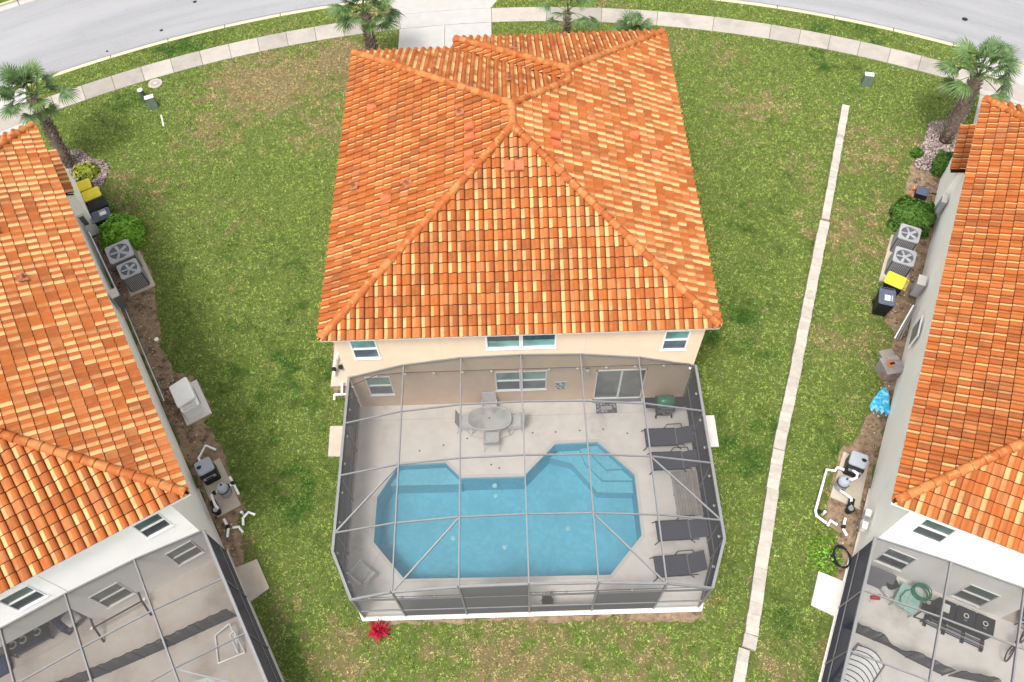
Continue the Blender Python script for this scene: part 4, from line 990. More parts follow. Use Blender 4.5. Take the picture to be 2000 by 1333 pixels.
def palmleafmat():
    m, t, b = newmat('palm_leaf'); oi = nd(t, 'ShaderNodeObjectInfo').outputs['Random']; v = wpos(t)
    c = mixc(t, smooth(t, noise(t, 5, 3, .6, v), .35, .7), (.03, .075, .015), (.12, .17, .07)); c = mixc(t, smooth(t, oi, .55, 1, 0, .5), c, (.10, .17, .03))
    t.links.new(c, b.inputs['Base Color']); b.inputs['Roughness'].default_value = .5; b.inputs['Specular IOR Level'].default_value = .3
    return m
MT['palm'] = palmleafmat()
def frond_mesh(seed, R_=.85, pet=1.0, droop=.35):
    g = random.Random(seed); m = MB(); m.tube([(0, 0, 0), (pet * .5, 0, .05), (pet, 0, -.02)], .018, 5, .012)
    n = 27; c0 = Vector((pet, 0, -.02))
    for k in range(n):
        a_ = R(-118 + 236 * k / (n - 1)) + g.uniform(-.03, .03); L = R_ * (1 - .28 * abs(k / (n - 1) - .5) * 2) * g.uniform(.88, 1.08)
        fold = .10 * (abs(k - n / 2) / n); prev = None; V = []; seg = 4
        for j in range(seg + 1):
            t_ = j / seg; rad = L * t_; z = -droop * L * t_ ** 2.2 + fold * t_ + g.uniform(-.01, .01); wd = (.006 + .022 * math.sin(math.pi * min(.92, t_ * .95 + .04))) * (1 if t_ < .98 else 0)
            d = Vector((math.cos(a_), math.sin(a_), 0)); s_ = Vector((-d.y, d.x, .35 * (1 if k % 2 else -1))) * wd
            p = c0 + d * rad + Vector((0, 0, z))
            V += [p - s_, p + s_] if j < seg else [p]
        m.add(V, [(2 * j, 2 * j + 1, 2 * j + 3, 2 * j + 2) for j in range(seg - 1)] + [(2 * seg - 2, 2 * seg - 1, 2 * seg)])
    me = bpy.data.meshes.new('frond'); me.from_pydata(m.v, [], m.f); me.update(); me.materials.append(MT['palm']); return me
FR_ME = [frond_mesh(s_, .72 + .05 * (s_ % 3), .95 + .12 * (s_ % 4), .25 + .12 * (s_ % 4)) for s_ in range(8)]
def palm(label, base, top, rad, nf, scale, seed, low=0.0, group=None):
    g = random.Random(seed); t_ = thing('palm_tree', label, 'palm', base, 0, group); T = Vector(top) - Vector(base); h_ = T.length
    if h_ > .6:
        m = MB(); m.tube([Vector((0, 0, -.05)), T * .3, T * .65, T * .97], rad * .8, 12, rad * .62); tr = m.build('trunk', 'trunk', t_, True)
        bo = MB(); q = Vector((T.x, T.y, T.z)).normalized(); k = 0; z = .12
        while z < h_ * .98:
            ring = 9
            for j in range(ring):
                a_ = 2 * math.pi * (j + (.5 if k % 2 else 0)) / ring + g.uniform(-.1, .1); r0 = rad * (.80 - .18 * z / h_)
                d = Vector((math.cos(a_), math.sin(a_), 0)); s_ = Vector((-d.y, d.x, 0)); b0 = q * z + d * r0 * .9; L = g.uniform(.16, .28)
                tip = b0 + d * (.10 + .05 * g.random()) + q * L + s_ * L * .5 * (1 if j % 2 else -1)
                bo.add([b0 - s_ * .07, b0 + s_ * .07, tip + s_ * .03, tip - s_ * .03, b0 - d * .04 + q * .02], [(0, 1, 2, 3), (0, 4, 1), (1, 4, 2), (4, 3, 2), (0, 3, 4)])
            z += .14; k += 1
        bo.build('boots', 'boot', t_)
    for k in range(nf):
        o = bpy.data.objects.new('frond', FR_ME[g.randrange(8)]); COL.objects.link(o); o.parent = t_
        el = 82 - 105 * (k / nf) ** 1.15 + g.uniform(-6, 6); el = max(el, -25 if low == 0 else 8)
        o.location = T + Vector((0, 0, .05)); o.rotation_euler = (g.uniform(-.25, .25), -R(el), k * 2.399 + g.uniform(-.2, .2)); s_ = scale * g.uniform(.85, 1.1) * (.72 + .28 * min(1, 2.2 * k / nf)); o.scale = (s_, s_, s_)
    return t_
palm('palm with a crown of fan fronds at the left edge by the left driveway', (-21.3, 13.5, 0), (-21.3, 14.15, 3.7), .30, 27, .98, 1)
palm('palm with a shaggy trunk behind the front left roof corner of the middle house', (-6.95, 19.55, 0), (-6.88, 19.6, 3.4), .36, 28, 1.02, 2)
palm('slimmer open-crowned palm behind the middle of the front roof edge', (2.9, 19.9, 0), (2.95, 20.1, 2.7), .16, 14, .95, 3)
palm('low bushy palm without a visible trunk behind the front roof edge at right', (6.5, 20.9, 0), (6.5, 20.9, .35), .1, 24, .85, 4, 1)
palm('palm with a thick criss-crossed trunk at the right edge by the right driveway', (20.6, 13.2, 0), (20.75, 13.75, 3.4), .38, 28, 1.02, 5)

# ------------------------------------------------------------------ soil beds and stones
def bed(name, pts, mat, z=.006, label=None, seed=0):
    g = random.Random(seed); P = []
    n = len(pts)
    for i in range(n):
        a_, b = Vector(pts[i]), Vector(pts[(i + 1) % n]); k = max(1, int((b - a_).length / .25))
        for j in range(k): q = a_.lerp(b, j / k); P.append((q.x + g.uniform(-.09, .09), q.y + g.uniform(-.09, .09)))
    o = MB().poly([P], z).build(name, mat); struct(o, label); EXCL.append(P); return o
bed('soil_bed', [onL(x, y)[:2] for x, y in ((6.0, -1.0), (6.45, -.6), (6.75, .8), (7.2, 1.2), (7.3, 4.0), (7.1, 5.3), (7.6, 5.6), (7.5, 7.6), (6.9, 8.0), (6.75, 9.5), (7.2, 11.3), (7.6, 13), (7.7, 15.0), (6.9, 15.6), (7.0, 18.5), (6.0, 19))], 'soil', label='bare soil strip along the left house', seed=1)
bed('soil_bed', [onR(x, y)[:2] for x, y in ((-5.95, -.8), (-6.3, -.9), (-6.6, .6), (-7.15, .9), (-7.3, 3.8), (-6.75, 4.8), (-6.4, 7.5), (-6.5, 10), (-7.2, 10.8), (-7.5, 15.0), (-7.4, 17.3), (-7.5, 19.5), (-7.0, 21.5), (-6.3, 22.3), (-5.7, 21.9), (-5.7, 19), (-5.95, 17))], 'soil', label='bare soil bed along the right house', seed=2)
bed('soil_bed', [(-7.7, 3.2), (-6.2, 3.4), (-6.2, .4), (-7.3, .5), (-7.6, 1.4)], 'soil', label='soil around the pump pad of the middle house', seed=3)
bed('soil_bed', [(-5.2, -8.1), (5.9, -8.12), (6.0, -8.42), (4.2, -8.38), (3, -8.22), (1.2, -8.36), (-.6, -8.2), (-2.4, -8.34), (-4, -8.2), (-5.2, -8.28)], 'soil', label='sandy strip under the front of the enclosure', seed=4)
def stones(name, label, poly, n, smin, smax, cols, seed, z=.01):
    g = np.random.default_rng(seed); P = np.array(poly); lo, hi = P.min(0), P.max(0); X = g.uniform(lo[0], hi[0], n * 3); Y = g.uniform(lo[1], hi[1], n * 3); k = inside(poly, X, Y); X = X[k][:n]; Y = Y[k][:n]; n = len(X)
    base = np.array([(1, 0, 0), (0, 1, 0), (-1, 0, 0), (0, -1, 0), (0, 0, .7), (0, 0, -.3)]); F0_ = np.array([(0, 1, 4), (1, 2, 4), (2, 3, 4), (3, 0, 4), (1, 0, 5), (2, 1, 5), (3, 2, 5), (0, 3, 5)])
    s_ = g.uniform(smin, smax, (n, 1, 1)) * g.uniform(.6, 1.3, (n, 6, 1)); a_ = g.uniform(0, 6.28, n); V = base[None] * s_; asp = g.uniform(.4, 1, (n, 1)); V[:, :, 1] *= asp
    x = V[:, :, 0] * np.cos(a_)[:, None] - V[:, :, 1] * np.sin(a_)[:, None]; y = V[:, :, 0] * np.sin(a_)[:, None] + V[:, :, 1] * np.cos(a_)[:, None]
    V = np.stack([x + X[:, None], y + Y[:, None], V[:, :, 2] + z + g.uniform(0, .03, (n, 1))], 2).reshape(-1, 3); F = (F0_[None] + 6 * np.arange(n)[:, None, None]).reshape(-1, 3)
    c = np.array(cols)[g.integers(0, len(cols), n)] * g.uniform(.7, 1.2, (n, 1)); c = np.repeat(np.c_[c, np.ones(n)], 6, 0)
    o = fast_mesh(name, V, F, 'stone', None, c, 'col'); struct(o, label, 'stuff'); return o
m_, t_, b_ = newmat('stone_chips'); at_ = nd(t_, 'ShaderNodeVertexColor', layer_name='col'); t_.links.new(at_.outputs[0], b_.inputs['Base Color']); b_.inputs['Roughness'].default_value = .9; MT['stone'] = m_
GRY = [(.30, .24, .22), (.20, .15, .14), (.42, .37, .34), (.09, .06, .055), (.25, .18, .17)]
pl1 = [(-22.6, 14.2), (-21.1, 14.6), (-20.3, 13.9), (-19.7, 13.8), (-19.3, 13.2), (-19.4, 12.0), (-19.9, 11.4), (-20.6, 11.5), (-21.5, 12.8)]
bed('stone_bed', pl1, 'soil', .007, 'bed of pinkish stone chips below the left palm', 5)
stones('stone_chips', 'pinkish grey stone chips in the bed below the left palm', pl1, 3500, .04, .09, GRY, 1)
pl2 = [(21.0, 14.6), (20.2, 14.4), (19.6, 13.2), (19.0, 12.4), (18.7, 11.5), (19.6, 11.2), (20.6, 12.3), (21.2, 12.6), (21.6, 13.6)]
stones('stone_chips', 'pale bark and stone chips in the bed below the right palm', pl2, 3200, .04, .10, GRY, 2)
SO = [(.42, .33, .24), (.24, .16, .10), (.55, .47, .38), (.12, .08, .05)]
stones('stone_chips', 'small stones scattered on the soil beside the left house', [onL(x, y)[:2] for x, y in ((6.2, -.8), (6.6, 1), (6.9, 5), (6.7, 9), (7.3, 13), (7.2, 18), (6.05, 18), (6.05, 0))], 2400, .02, .06, SO, 3)
stones('stone_chips', 'small stones scattered on the soil beside the right house', [onR(x, y)[:2] for x, y in ((-6.05, -.8), (-6.6, 1), (-6.9, 4), (-6.4, 9), (-7.2, 13), (-7.3, 20), (-6.6, 21.5), (-6.05, 18))], 2600, .02, .06, SO, 4)

# ------------------------------------------------------------------ bins, air conditioners, boxes
def bin_(label, loc, rz, lid, body, group, lab=False):
    t_ = thing('wheelie_bin', label, 'wheelie bin', loc, rz, group)
    V = [(-.25, -.28, 0), (.25, -.28, 0), (.25, .28, 0), (-.25, .28, 0), (-.31, -.38, .95), (.31, -.38, .95), (.31, .36, .95), (-.31, .36, .95)]
    MB().add(V, [(3, 2, 1, 0), (4, 5, 6, 7), (0, 1, 5, 4), (1, 2, 6, 5), (2, 3, 7, 6), (3, 0, 4, 7)]).build('body', body, t_)
    l = MB(); l.box(-.33, -.42, .955, .33, .36, 1.03, .07); l.box(-.24, -.32, 1.0, .24, .22, 1.055, .05); ld = l.build('lid', lid, t_)
    MB().tube([(-.28, .38, .95), (-.28, .45, .96), (.28, .45, .96), (.28, .38, .95)], .022, 6).build('handle', lid, t_)
    for s_ in (-1, 1): MB().tube([(s_ * .27 - .02, .32, .1), (s_ * .27 + .02, .32, .1)], .1, 12).build('wheel', 'black', t_)
    if lab: MB().box(-.12, -.26, 1.0565, .10, .02, 1.0585).build('label_sticker', 'signw', ld)
    if lab:
        for k in range(5): MB().box(.14, -.24 + k * .06, 1.0565, .20, -.21 + k * .06, 1.058).build('embossed_mark', 'signw', ld)
    return t_
GB = 'bins beside the left house'; GB2 = 'bins beside the right house'
rb = ANG_L - R(90)
bin_('yellow-lidded bin standing first in the row, nearest the stone bed', onL(6.60, 19.10), rb + R(180) - R(5), 'yellow', 'black', GB)
bin_('yellow-lidded bin second in the row, next to the all-black bin', onL(6.82, 18.36), rb + R(180), 'yellow', 'black', GB)
bin_('all-black bin between the yellow-lidded and the grey-lidded bin', onL(6.90, 17.64), rb + R(184), 'black', 'black', GB)
bin_('bin with a grey-blue lid and white label, next to the round bush', onL(6.86, 16.9), rb + R(178), 'bin_grey', 'black', GB, True)
rb2 = ANG_R + R(90)
bin_('yellow-lidded bin just below the air conditioners of the right house', onR(-7.08, 11.75), rb2 + R(172), 'yellow', 'black', GB2)
bin_('black bin with a grey lid and white label, farthest from the right wall', onR(-7.25, 10.8), rb2 - R(90) + R(8), 'bin_grey', 'black', GB2, True)
def ac(label, loc, rz, group, scale=1):
    t_ = thing('air_conditioner', label, 'air conditioner', loc, rz, group); h_ = .95; t_.scale = (scale, scale, 1)
    MB().box(-.42, -.42, 0, .42, .42, h_ - .05, .07).build('casing', 'ac_dark', t_)
    for s_ in range(4):
        for k in range(11):
            lm = MB(); lm.X = Matrix.Rotation(R(90) * s_, 4, 'Z'); x = -.33 + k * .066; lm.box(x, .419, .05, x + .03, .432, h_ - .12).build('louvre', 'ac', t_)
    # top plate with round opening
    n = 24; outer_ = [(-.43, -.36), (-.36, -.43), (.36, -.43), (.43, -.36), (.43, .36), (.36, .43), (-.36, .43), (-.43, .36)]; inner_ = [(.35 * math.cos(2 * math.pi * k / n), .35 * math.sin(2 * math.pi * k / n)) for k in range(n)]
    tp = MB().poly([outer_, inner_], h_)
    for L_ in (outer_,):
        for i in range(8): a_, b = L_[i], L_[(i + 1) % 8]; tp.add([(*a_, h_ - .07), (*b, h_ - .07), (*b, h_), (*a_, h_)], [(0, 1, 2, 3)])
    for i in range(n): a_, b = inner_[i], inner_[(i + 1) % n]; tp.add([(*a_, h_), (*b, h_), (*b, h_ - .045), (*a_, h_ - .045)], [(0, 1, 2, 3)])
    tp.build('top_plate', 'ac', t_)
    fn = MB().lathe([(.09, h_ - .04), (.085, h_ - .01), (.03, h_ - .0)], 16).build('fan', 'ac', t_)
    for k in range(5):
        bl = MB(); bl.X = Matrix.Rotation(k * R(72) + rz, 4, 'Z') @ Matrix.Translation((0, 0, h_ - .035)) @ Matrix.Rotation(R(16), 4, 'X'); bl.add([(.07, -.05, 0), (.32, -.07, 0), (.32, .05, 0), (.07, .04, 0), (.07, -.05, .008), (.32, -.07, .008), (.32, .05, .008), (.07, .04, .008)], [(3, 2, 1, 0), (4, 5, 6, 7), (0, 1, 5, 4), (1, 2, 6, 5), (2, 3, 7, 6), (3, 0, 4, 7)]).build('blade', 'slate', fn)
    gd = MB()
    for r_ in (.1, .17, .24, .30): gd.tube([(r_ * math.cos(2 * math.pi * k / 20), r_ * math.sin(2 * math.pi * k / 20), h_ + .006) for k in range(21)], .0018, 4)
    gd.build('guard', 'steel', t_); return t_
ac('larger air conditioner beside the round bush of the left house', onL(6.95, 14.42, .06), ANG_L, 'air conditioners of the left house', 1.2)
ac('air conditioner at the end of the pad, farther from the round bush', onL(7.02, 13.28, .06), ANG_L, 'air conditioners of the left house')
ac('air conditioner touching the clipped hedge of the right house', onR(-7.04, 14.45, .06), ANG_R, 'air conditioners of the right house')
ac('air conditioner next to the yellow-lidded bin of the right house', onR(-7.0, 13.12, .06), ANG_R, 'air conditioners of the right house')
pad([onL(x, y)[:2] for x, y in ((6.5, 12.7), (7.6, 12.7), (7.6, 14.95), (6.5, 14.95))], 'concrete pad under the air conditioners of the left house', 'pad', .05)
pad([onR(x, y)[:2] for x, y in ((-7.55, 12.3), (-6.45, 12.3), (-6.45, 15.0), (-7.55, 15.0))], 'concrete pad under the air conditioners of the right house', 'pad', .05)
# standby generator, lid open
pad([onL(x, y)[:2] for x, y in ((6.5, 5.50), (7.52, 5.50), (7.52, 7.25), (6.5, 7.25))], 'pale concrete pad under the white generator', 'padwhite', .08)
ge = thing('generator', 'white standby generator on a pad with its roof panel raised', 'generator', onL(6.96, 6.35, .08), ANG_L)
MB().box(-.36, -.62, 0, .36, .62, .62, .06).build('casing', 'gen', ge)
lidm = MB(); lidm.X = Matrix.Translation((-.36, 0, .64)) @ Matrix.Rotation(R(-12), 4, 'Y') @ Matrix.Translation((.36, 0, 0)); lidm.box(-.40, -.42, 0, .38, .66, .09, .07); lidm.build('lid', 'gen', ge)
MB().box(-.26, -.60, .62, -.01, -.44, .66, .02).build('vent_box', 'padwhite', ge); MB().box(.03, -.60, .62, .26, -.44, .66, .02).build('vent_box', 'padwhite', ge)
for y in (-.3, -.1, .1, .3): MB().box(.362, y - .07, .2, .372, y + .07, .45).build('louvre', 'slate', ge)
MB().tube([onL(6.15, 6.6, .5), onL(6.3, 6.7, .1), onL(6.45, 6.75, .05), onL(6.62, 6.7, .25)], .035, 6).build('conduit', 'alu_dark'); tag(bpy.data.objects['conduit'], 'dark conduit running from the left wall to the generator', 'conduit')

def pump_set(F_, sx, label, pad_pts, heater, filt, pump, extra, lab2):
    pad([at(F_, *p)[:2] for p in pad_pts], lab2, 'pad', .06)
    A = F_[1]
    hx, hy = heater; t_ = thing('pool_heater', 'grey-lidded pool heater on the equipment pad of the ' + label + ' house', 'pool heater', at(F_, hx, hy, .06), A)
    MB().box(-.30, -.34, 0, .30, .34, .60, .08).build('casing', 'black', t_)
    l = MB(); l.X = Matrix.Translation((0, 0, .60)) @ Matrix.Rotation(R(6), 4, 'X'); l.box(-.31, -.20, .0, .31, .37, .12, .09); ld = l.build('lid', 'slate', t_)
    MB().box(-.24, -.355, .40, .24, -.342, .56).build('control_panel', 'slate', t_); MB().box(-.13, -.362, .43, .13, -.356, .53).build('display', 'black', t_)
    MB().lathe([(.09, .70), (.09, .735), (.03, .74)], 14, -sx * .17, .12).build('cap', 'black', t_)
    fx, fy = filt; t_ = thing('pool_filter', 'cylindrical grey cartridge filter with black clamp, ' + label + ' house', 'pool filter', at(F_, fx, fy, .06), A)
    MB().lathe([(.15, 0), (.21, .05), (.21, .42), (.20, .5)], 20).build('tank', 'ac', t_, False); MB().lathe([(.225, .43), (.225, .48)], 20).build('clamp', 'black', t_)
    MB().lathe([(.21, .485), (.205, .60), (.15, .68), (.04, .71)], 20).build('dome', 'slate', t_); MB().lathe([(.03, .70), (.03, .78)], 8, .03, .03).build('gauge', 'black', t_)
    px, py = pump; t_ = thing('pool_pump', 'black pool pump with clear strainer lid at the ' + label + ' house', 'pool pump', at(F_, px, py, .06), A)
    MB().tube([(0, .08, .16), (0, .45, .16)], .11, 12).build('motor', 'black', t_); MB().lathe([(.10, .0), (.13, .1), (.13, .28), (.15, .30), (.15, .33)], 14).build('strainer', 'black', t_); MB().lathe([(.10, .335), (.09, .36)], 14).build('strainer_lid', 'steel', t_)
    pr = thing('pool_pipes', 'white pool pipes and black valves on the equipment pad of the ' + label + ' house', 'pipes', (*F_[0], 0), A)
    for P in extra['pipes']: MB().tube([(x, y + (.45 if sx > 0 else .3), z) for x, y, z in P], .05, 8).build('pipe', 'pvc', pr)
    for P in [(x, y + (.45 if sx > 0 else .3), z) for x, y, z in extra['valves']]: MB().lathe([(.055, P[2] - .08), (.075, P[2] - .03), (.075, P[2] + .05), (.04, P[2] + .08)], 10, P[0], P[1]).build('valve', 'black', pr)
pump_set(FL, 1, 'left', [(6.2, 1.35), (7.1, 1.35), (7.1, 3.55), (6.2, 3.45)][::-1], (6.58, 3.05), (6.83, 2.05), (6.30, 1.5),
  dict(pipes=[[(6.45, 3.1, .3), (6.45, 3.35, .3), (6.85, 3.75, .25), (7.1, 3.45, .1)], [(6.65, 1.62, .5), (6.38, 1.60, .5), (6.36, 1.2, .45), (6.40, 1.0, .45)], [(6.40, .65, .2), (6.42, .25, .2)], [(6.42, .25, .2), (6.25, .0, .1)], [(6.55, .2, .15), (6.75, .12, .15), (6.78, -.1, .02)], [(6.9, .1, .12), (7.0, .35, .15), (7.25, .45, .15), (7.4, .3, .02)], [(7.02, 1.62, .45), (7.2, 1.62, .45)], [(7.2, 1.95, .45), (7.22, 1.2, .3)], [(7.05, .52, .3), (7.05, .52, .0)]],
       valves=[(6.42, .3, .22), (7.2, 1.65, .45), (7.02, 1.62, .45), (6.5, 1.62, .5)]), 'tan concrete pad under the pool equipment of the left house')
pump_set(FR, -1, 'right', [(-7.2, 1.9), (-6.15, 1.85), (-6.2, 3.85), (-7.15, 3.85)], (-6.72, 3.3), (-6.98, 2.4), (-6.5, 1.6),
  dict(pipes=[[(-6.62, 2.95, .55), (-6.60, 2.45, .55), (-6.75, 2.3, .55), (-6.85, 2.3, .5)], [(-7.05, 2.6, .5), (-7.3, 2.6, .5), (-7.35, 2.45, .45), (-7.62, 2.4, .4), (-7.60, .75, .3), (-7.5, .62, .2), (-7.1, .55, .1)], [(-6.95, 2.05, .3), (-6.95, 1.85, .3), (-6.55, 1.7, .35), (-6.5, 1.4, .35)], [(-6.55, .95, .2), (-6.55, .6, .2)], [(-6.75, .62, .15), (-7.0, .68, .15), (-7.02, .5, .02)], [(-6.55, .55, .2), (-6.35, .4, .1)], [(-7.28, .85, .3), (-7.28, .85, .0)], [(-6.65, 2.6, .6), (-6.95, 2.75, .55)]],
       valves=[(-6.55, .6, .22), (-6.5, 1.5, .36), (-7.0, 2.6, .5), (-6.95, 1.95, .32), (-7.45, .8, .22)]), 'tan concrete pad under the pool equipment of the right house')
pad([(-7.55, .95), (-6.35, .95), (-6.35, 2.95), (-7.55, 2.95)], 'pale pad under the pool equipment of the middle house', 'pad', .06)
t_ = thing('pool_filter', 'grey pool filter tucked behind the rear left corner of the middle house', 'pool filter', (-6.85, 1.75, .06)); MB().lathe([(.15, 0), (.21, .05), (.21, .5), (.15, .64), (.04, .68)], 18).build('tank', 'ac', t_); MB().lathe([(.225, .43), (.225, .48)], 18).build('clamp', 'black', t_)
pr = thing('pool_pipes', 'white pool pipes with black valves beside the middle house', 'pipes', (0, 0, 0))
for P in ([(-7.0, 2.7, .3), (-7.25, 2.45, .35), (-7.4, 2.0, .35), (-7.4, 1.3, .3)], [(-7.35, .55, .1), (-6.65, .55, .1)], [(-7.05, 1.0, .3), (-7.05, .55, .1)], [(-7.35, .55, .1), (-7.35, .35, .02)], [(-6.65, .55, .1), (-6.65, .35, .02)], [(-7.2, 2.2, .4), (-6.9, 1.95, .5)]): MB().tube(P, .045, 8).build('pipe', 'pvc', pr)
for P in ((-7.4, 1.55, .35), (-7.15, 1.65, .35), (-7.05, 2.0, .4)): MB().lathe([(.07, P[2] - .1), (.09, P[2] - .03), (.09, P[2] + .06), (.04, P[2] + .1)], 10, P[0], P[1]).build('valve', 'black', pr)

def wallbox(F_, name, label, x, y, z, dx, dy, dz, mat, cat):
    t_ = thing(name, label, cat, at(F_, x, y, z), F_[1]); MB().box(-dx / 2, -dy / 2, 0, dx / 2, dy / 2, dz, .02).build('casing', mat, t_); MB().box(-dx / 2 - .01, -dy / 2 - .01, dz - .02, dx / 2 + .01, dy / 2 + .01, dz + .015).build('cover', 'padwhite', t_)
    MB().tube([(0, 0, 0), (0, 0, -z + .05)], .025, 6).build('conduit', 'alu', t_); return t_
wallbox(FL, 'meter_box', 'white electric meter box on the left house wall above the bush', 6.14, 17.75, .9, .2, .4, .55, 'ac', 'meter box')
wallbox(FL, 'meter_box', 'grey breaker box on the left house wall beside the white meter box', 6.14, 17.1, .8, .2, .5, .6, 'alu_dark', 'meter box')
wallbox(FL, 'wall_cabinet', 'white-topped dark cabinet on the left house wall past the air conditioners', 6.18, 12.0, .6, .3, .45, .8, 'alu_dark', 'cabinet')
wallbox(FR, 'wall_cabinet', 'white electrical cabinet on the right house wall near the bins', -6.20, 11.9, .5, .3, .5, .8, 'ac', 'cabinet')
wallbox(FR, 'meter_box', 'tall grey meter box on the right house wall above the hedge', -6.14, 16.5, .7, .18, .5, .8, 'ac', 'meter box')
wallbox(FR, 'meter_box', 'small white box on the right house wall beside the pool equipment', -6.12, 1.27, .95, .18, .25, .3, 'ac', 'meter box')
wallbox(FR, 'meter_box', 'small grey box low on the right house wall near the rear corner', -6.12, .8, .9, .16, .25, .3, 'lightframe', 'meter box')
sw = thing('side_window', 'narrow dark window in the side wall of the right house', 'window', onR(-6.04, 9.1, 1.55), ANG_R); MB().box(-.05, -.5, -.45, .0, .5, .45).build('frame', 'white', sw); MB().box(-.055, -.42, -.38, -.051, .42, .38).build('pane', 'glass_low', sw)
for F_, sx, lab in ((FL, 1, 'white pipes and cables along the foot of the left house wall'), (FR, -1, 'bundle of grey pipes low on the right house wall below the cabinet')):
    t_ = thing('wall_pipes', lab, 'pipes', (*F_[0], 0), F_[1])
    for k in range(3):
        if sx > 0: MB().tube([(6.1 + k * .04, 16.5 - k * .3, 1.2 - k * .2), (6.14 + k * .04, 12, .35 + k * .1), (6.1 + k * .05, 6.8, .3 + k * .08)], .02, 6).build('pipe', ('alu', 'white', 'alu_dark')[k], t_)
        else: MB().tube([(-6.12 - k * .05, 10.8, 1.0), (-6.15 - k * .08, 10.2, .5), (-6.2 - k * .1, 9.6, .1)], .03, 6).build('pipe', ('alu', 'alu', 'white')[k], t_)
# kerbside utility boxes
def ubox(label, loc, rz):
    t_ = thing('utility_box', label, 'utility box', loc, rz); V = [(-.24, -.26, 0), (.24, -.26, 0), (.24, .22, 0), (-.24, .22, 0), (-.2, -.02, .52), (.2, -.02, .52), (.2, .18, .52), (-.2, .18, .52)]
    MB().add(V, [(3, 2, 1, 0), (4, 5, 6, 7), (0, 1, 5, 4), (1, 2, 6, 5), (2, 3, 7, 6), (3, 0, 4, 7)]).build('body', 'utilg', t_); MB().box(-.22, -.05, .52, .22, .21, .57, .02).build('lid', 'signw', t_); return t_
MT['utilg'] = M('dull_green_enamel', (.09, .125, .095), .6, .15, 6)
ubox('green utility box with pale lid beside the dark green post, left lawn', (-18.1, 17.45, 0), R(22)); ubox('green utility box with pale lid standing alone on the right lawn', (17.9, 17.3, 0), R(-14))
t_ = thing('bollard', 'short dark green post with pale cap on the left lawn', 'post', (-18.63, 17.95, 0)); MB().lathe([(.13, 0), (.13, .62)], 14).build('post', 'utilg2', t_) if 'utilg2' in MT else MB().lathe([(.13, 0), (.13, .62)], 14).build('post', 'utilg', t_); MB().lathe([(.14, .62), (.14, .66), (.05, .69)], 14).build('cap', 'sling_light', t_)
t_ = thing('manhole_cover', 'round concrete utility cover at the edge of the left sidewalk', 'cover', (-18.35, 19.15, 0)); MB().lathe([(.36, -.02), (.36, .03), (.34, .035)], 20).build('collar', 'concrete', t_); MB().lathe([(.24, .03), (.24, .045)], 18).build('lid', 'concrete', t_); MB().lathe([(.08, .045), (.08, .055)], 12).build('cap', 'sling_light', t_)
EXCL.append([(-18.35 + .36 * math.cos(k), 19.15 + .36 * math.sin(k)) for k in np.linspace(0, 6.2, 12)])
o = MB().box(-.035, -.42, 0, .035, .42, .05).build('plastic_stake', 'leafstake'if 'leafstake' in MT else 'coping'); o.location = (-17.4, 16.35, .01); o.rotation_euler = (0, 0, R(20)); tag(o, 'pale yellow stake lying on the lawn below the left utility box', 'stake')
o = MB().lathe([(.09, 0), (.09, .05), (.05, .06)], 12).build('drain_cap', 'white'); o.location = onL(6.75, 10.0, .01); tag(o, 'white round cap lying in the soil beside the left house', 'cap')
o = MB().box(-.16, -.05, 0, .14, .05, .05, .02).build('paper_scrap', 'white'); o.location = (-7.35, 14.0, .02); o.rotation_euler = (0, 0, .4); tag(o, 'white scrap lying on the grass left of the middle roof', 'litter')
# debris beside the right house
bx = thing('metal_box', 'rusty grey open-sided box leaning at the right house wall', 'box', onR(-6.35, 7.95, 0), ANG_R + R(35)); MB().box(-.36, -.36, .0, .36, .36, .58, .02).build('body', 'rust', bx); MB().box(-.375, -.375, .58, .375, .375, .61).build('lid', 'rust', bx); MB().box(-.08, .02, .612, .1, .1, .64).build('handle', 'black', bx)
o = MB().box(-.28, -.2, 0, .28, .2, .10, .01).build('cement_block', 'concrete'); o.location = onR(-6.52, 8.75, .01); o.rotation_euler = (0, 0, R(12)); tag(o, 'flat grey slab with holes lying above the rusty box', 'slab')
g = np.random.default_rng(5); nx, ny = 16, 22; V = []; 
for j in range(ny):
    for i in range(nx):
        u_, v_ = i / (nx - 1) - .5, j / (ny - 1); wd = .10 + .95 * v_ ** .8 * (1 - .25 * v_); V.append((u_ * wd, -v_ * 1.15 + .12 * math.sin(i * 1.9) * v_, .05 + .055 * abs(math.sin(i * 1.1 + j * .22)) + .03 * g.random()))
F = [(j * nx + i, j * nx + i + 1, (j + 1) * nx + i + 1, (j + 1) * nx + i) for j in range(ny - 1) for i in range(nx - 1)]
o = MB().add(V, F).build('tarp', 'tarp', None, True); o.location = onR(-6.30, 7.15, .02); o.rotation_euler = (0, 0, ANG_R + R(0)); tag(o, 'crumpled bright blue tarp lying below the rusty box', 'tarp')
t_ = thing('power_box', 'black plastic box with an orange cord on the soil above the hedge', 'box', (18.45, 9.85, 0), ANG_R); MB().box(-.26, -.24, 0, .26, .24, .30, .04).build('body', 'black', t_); MB().box(-.27, -.25, .30, .27, .25, .34, .04).build('lid', 'bin_grey', t_)
MB().tube([(-.2, -.2, .03), (-.42, -.1, .02), (-.4, .25, .02), (-.28, .34, .02), (-.1, .3, .02)], .02, 6).build('cord', 'orange', t_)
t_ = thing('cable', 'black cable trailing over the soil beside the black power box', 'cable', (0, 0, 0)); MB().tube([(18.7, 10.0, .03), (19.1, 9.95, .03), (19.4, 9.6, .03), (19.8, 9.75, .05), (20.05, 9.9, .3)], .025, 6).build('wire', 'black', t_)
hz = MB()
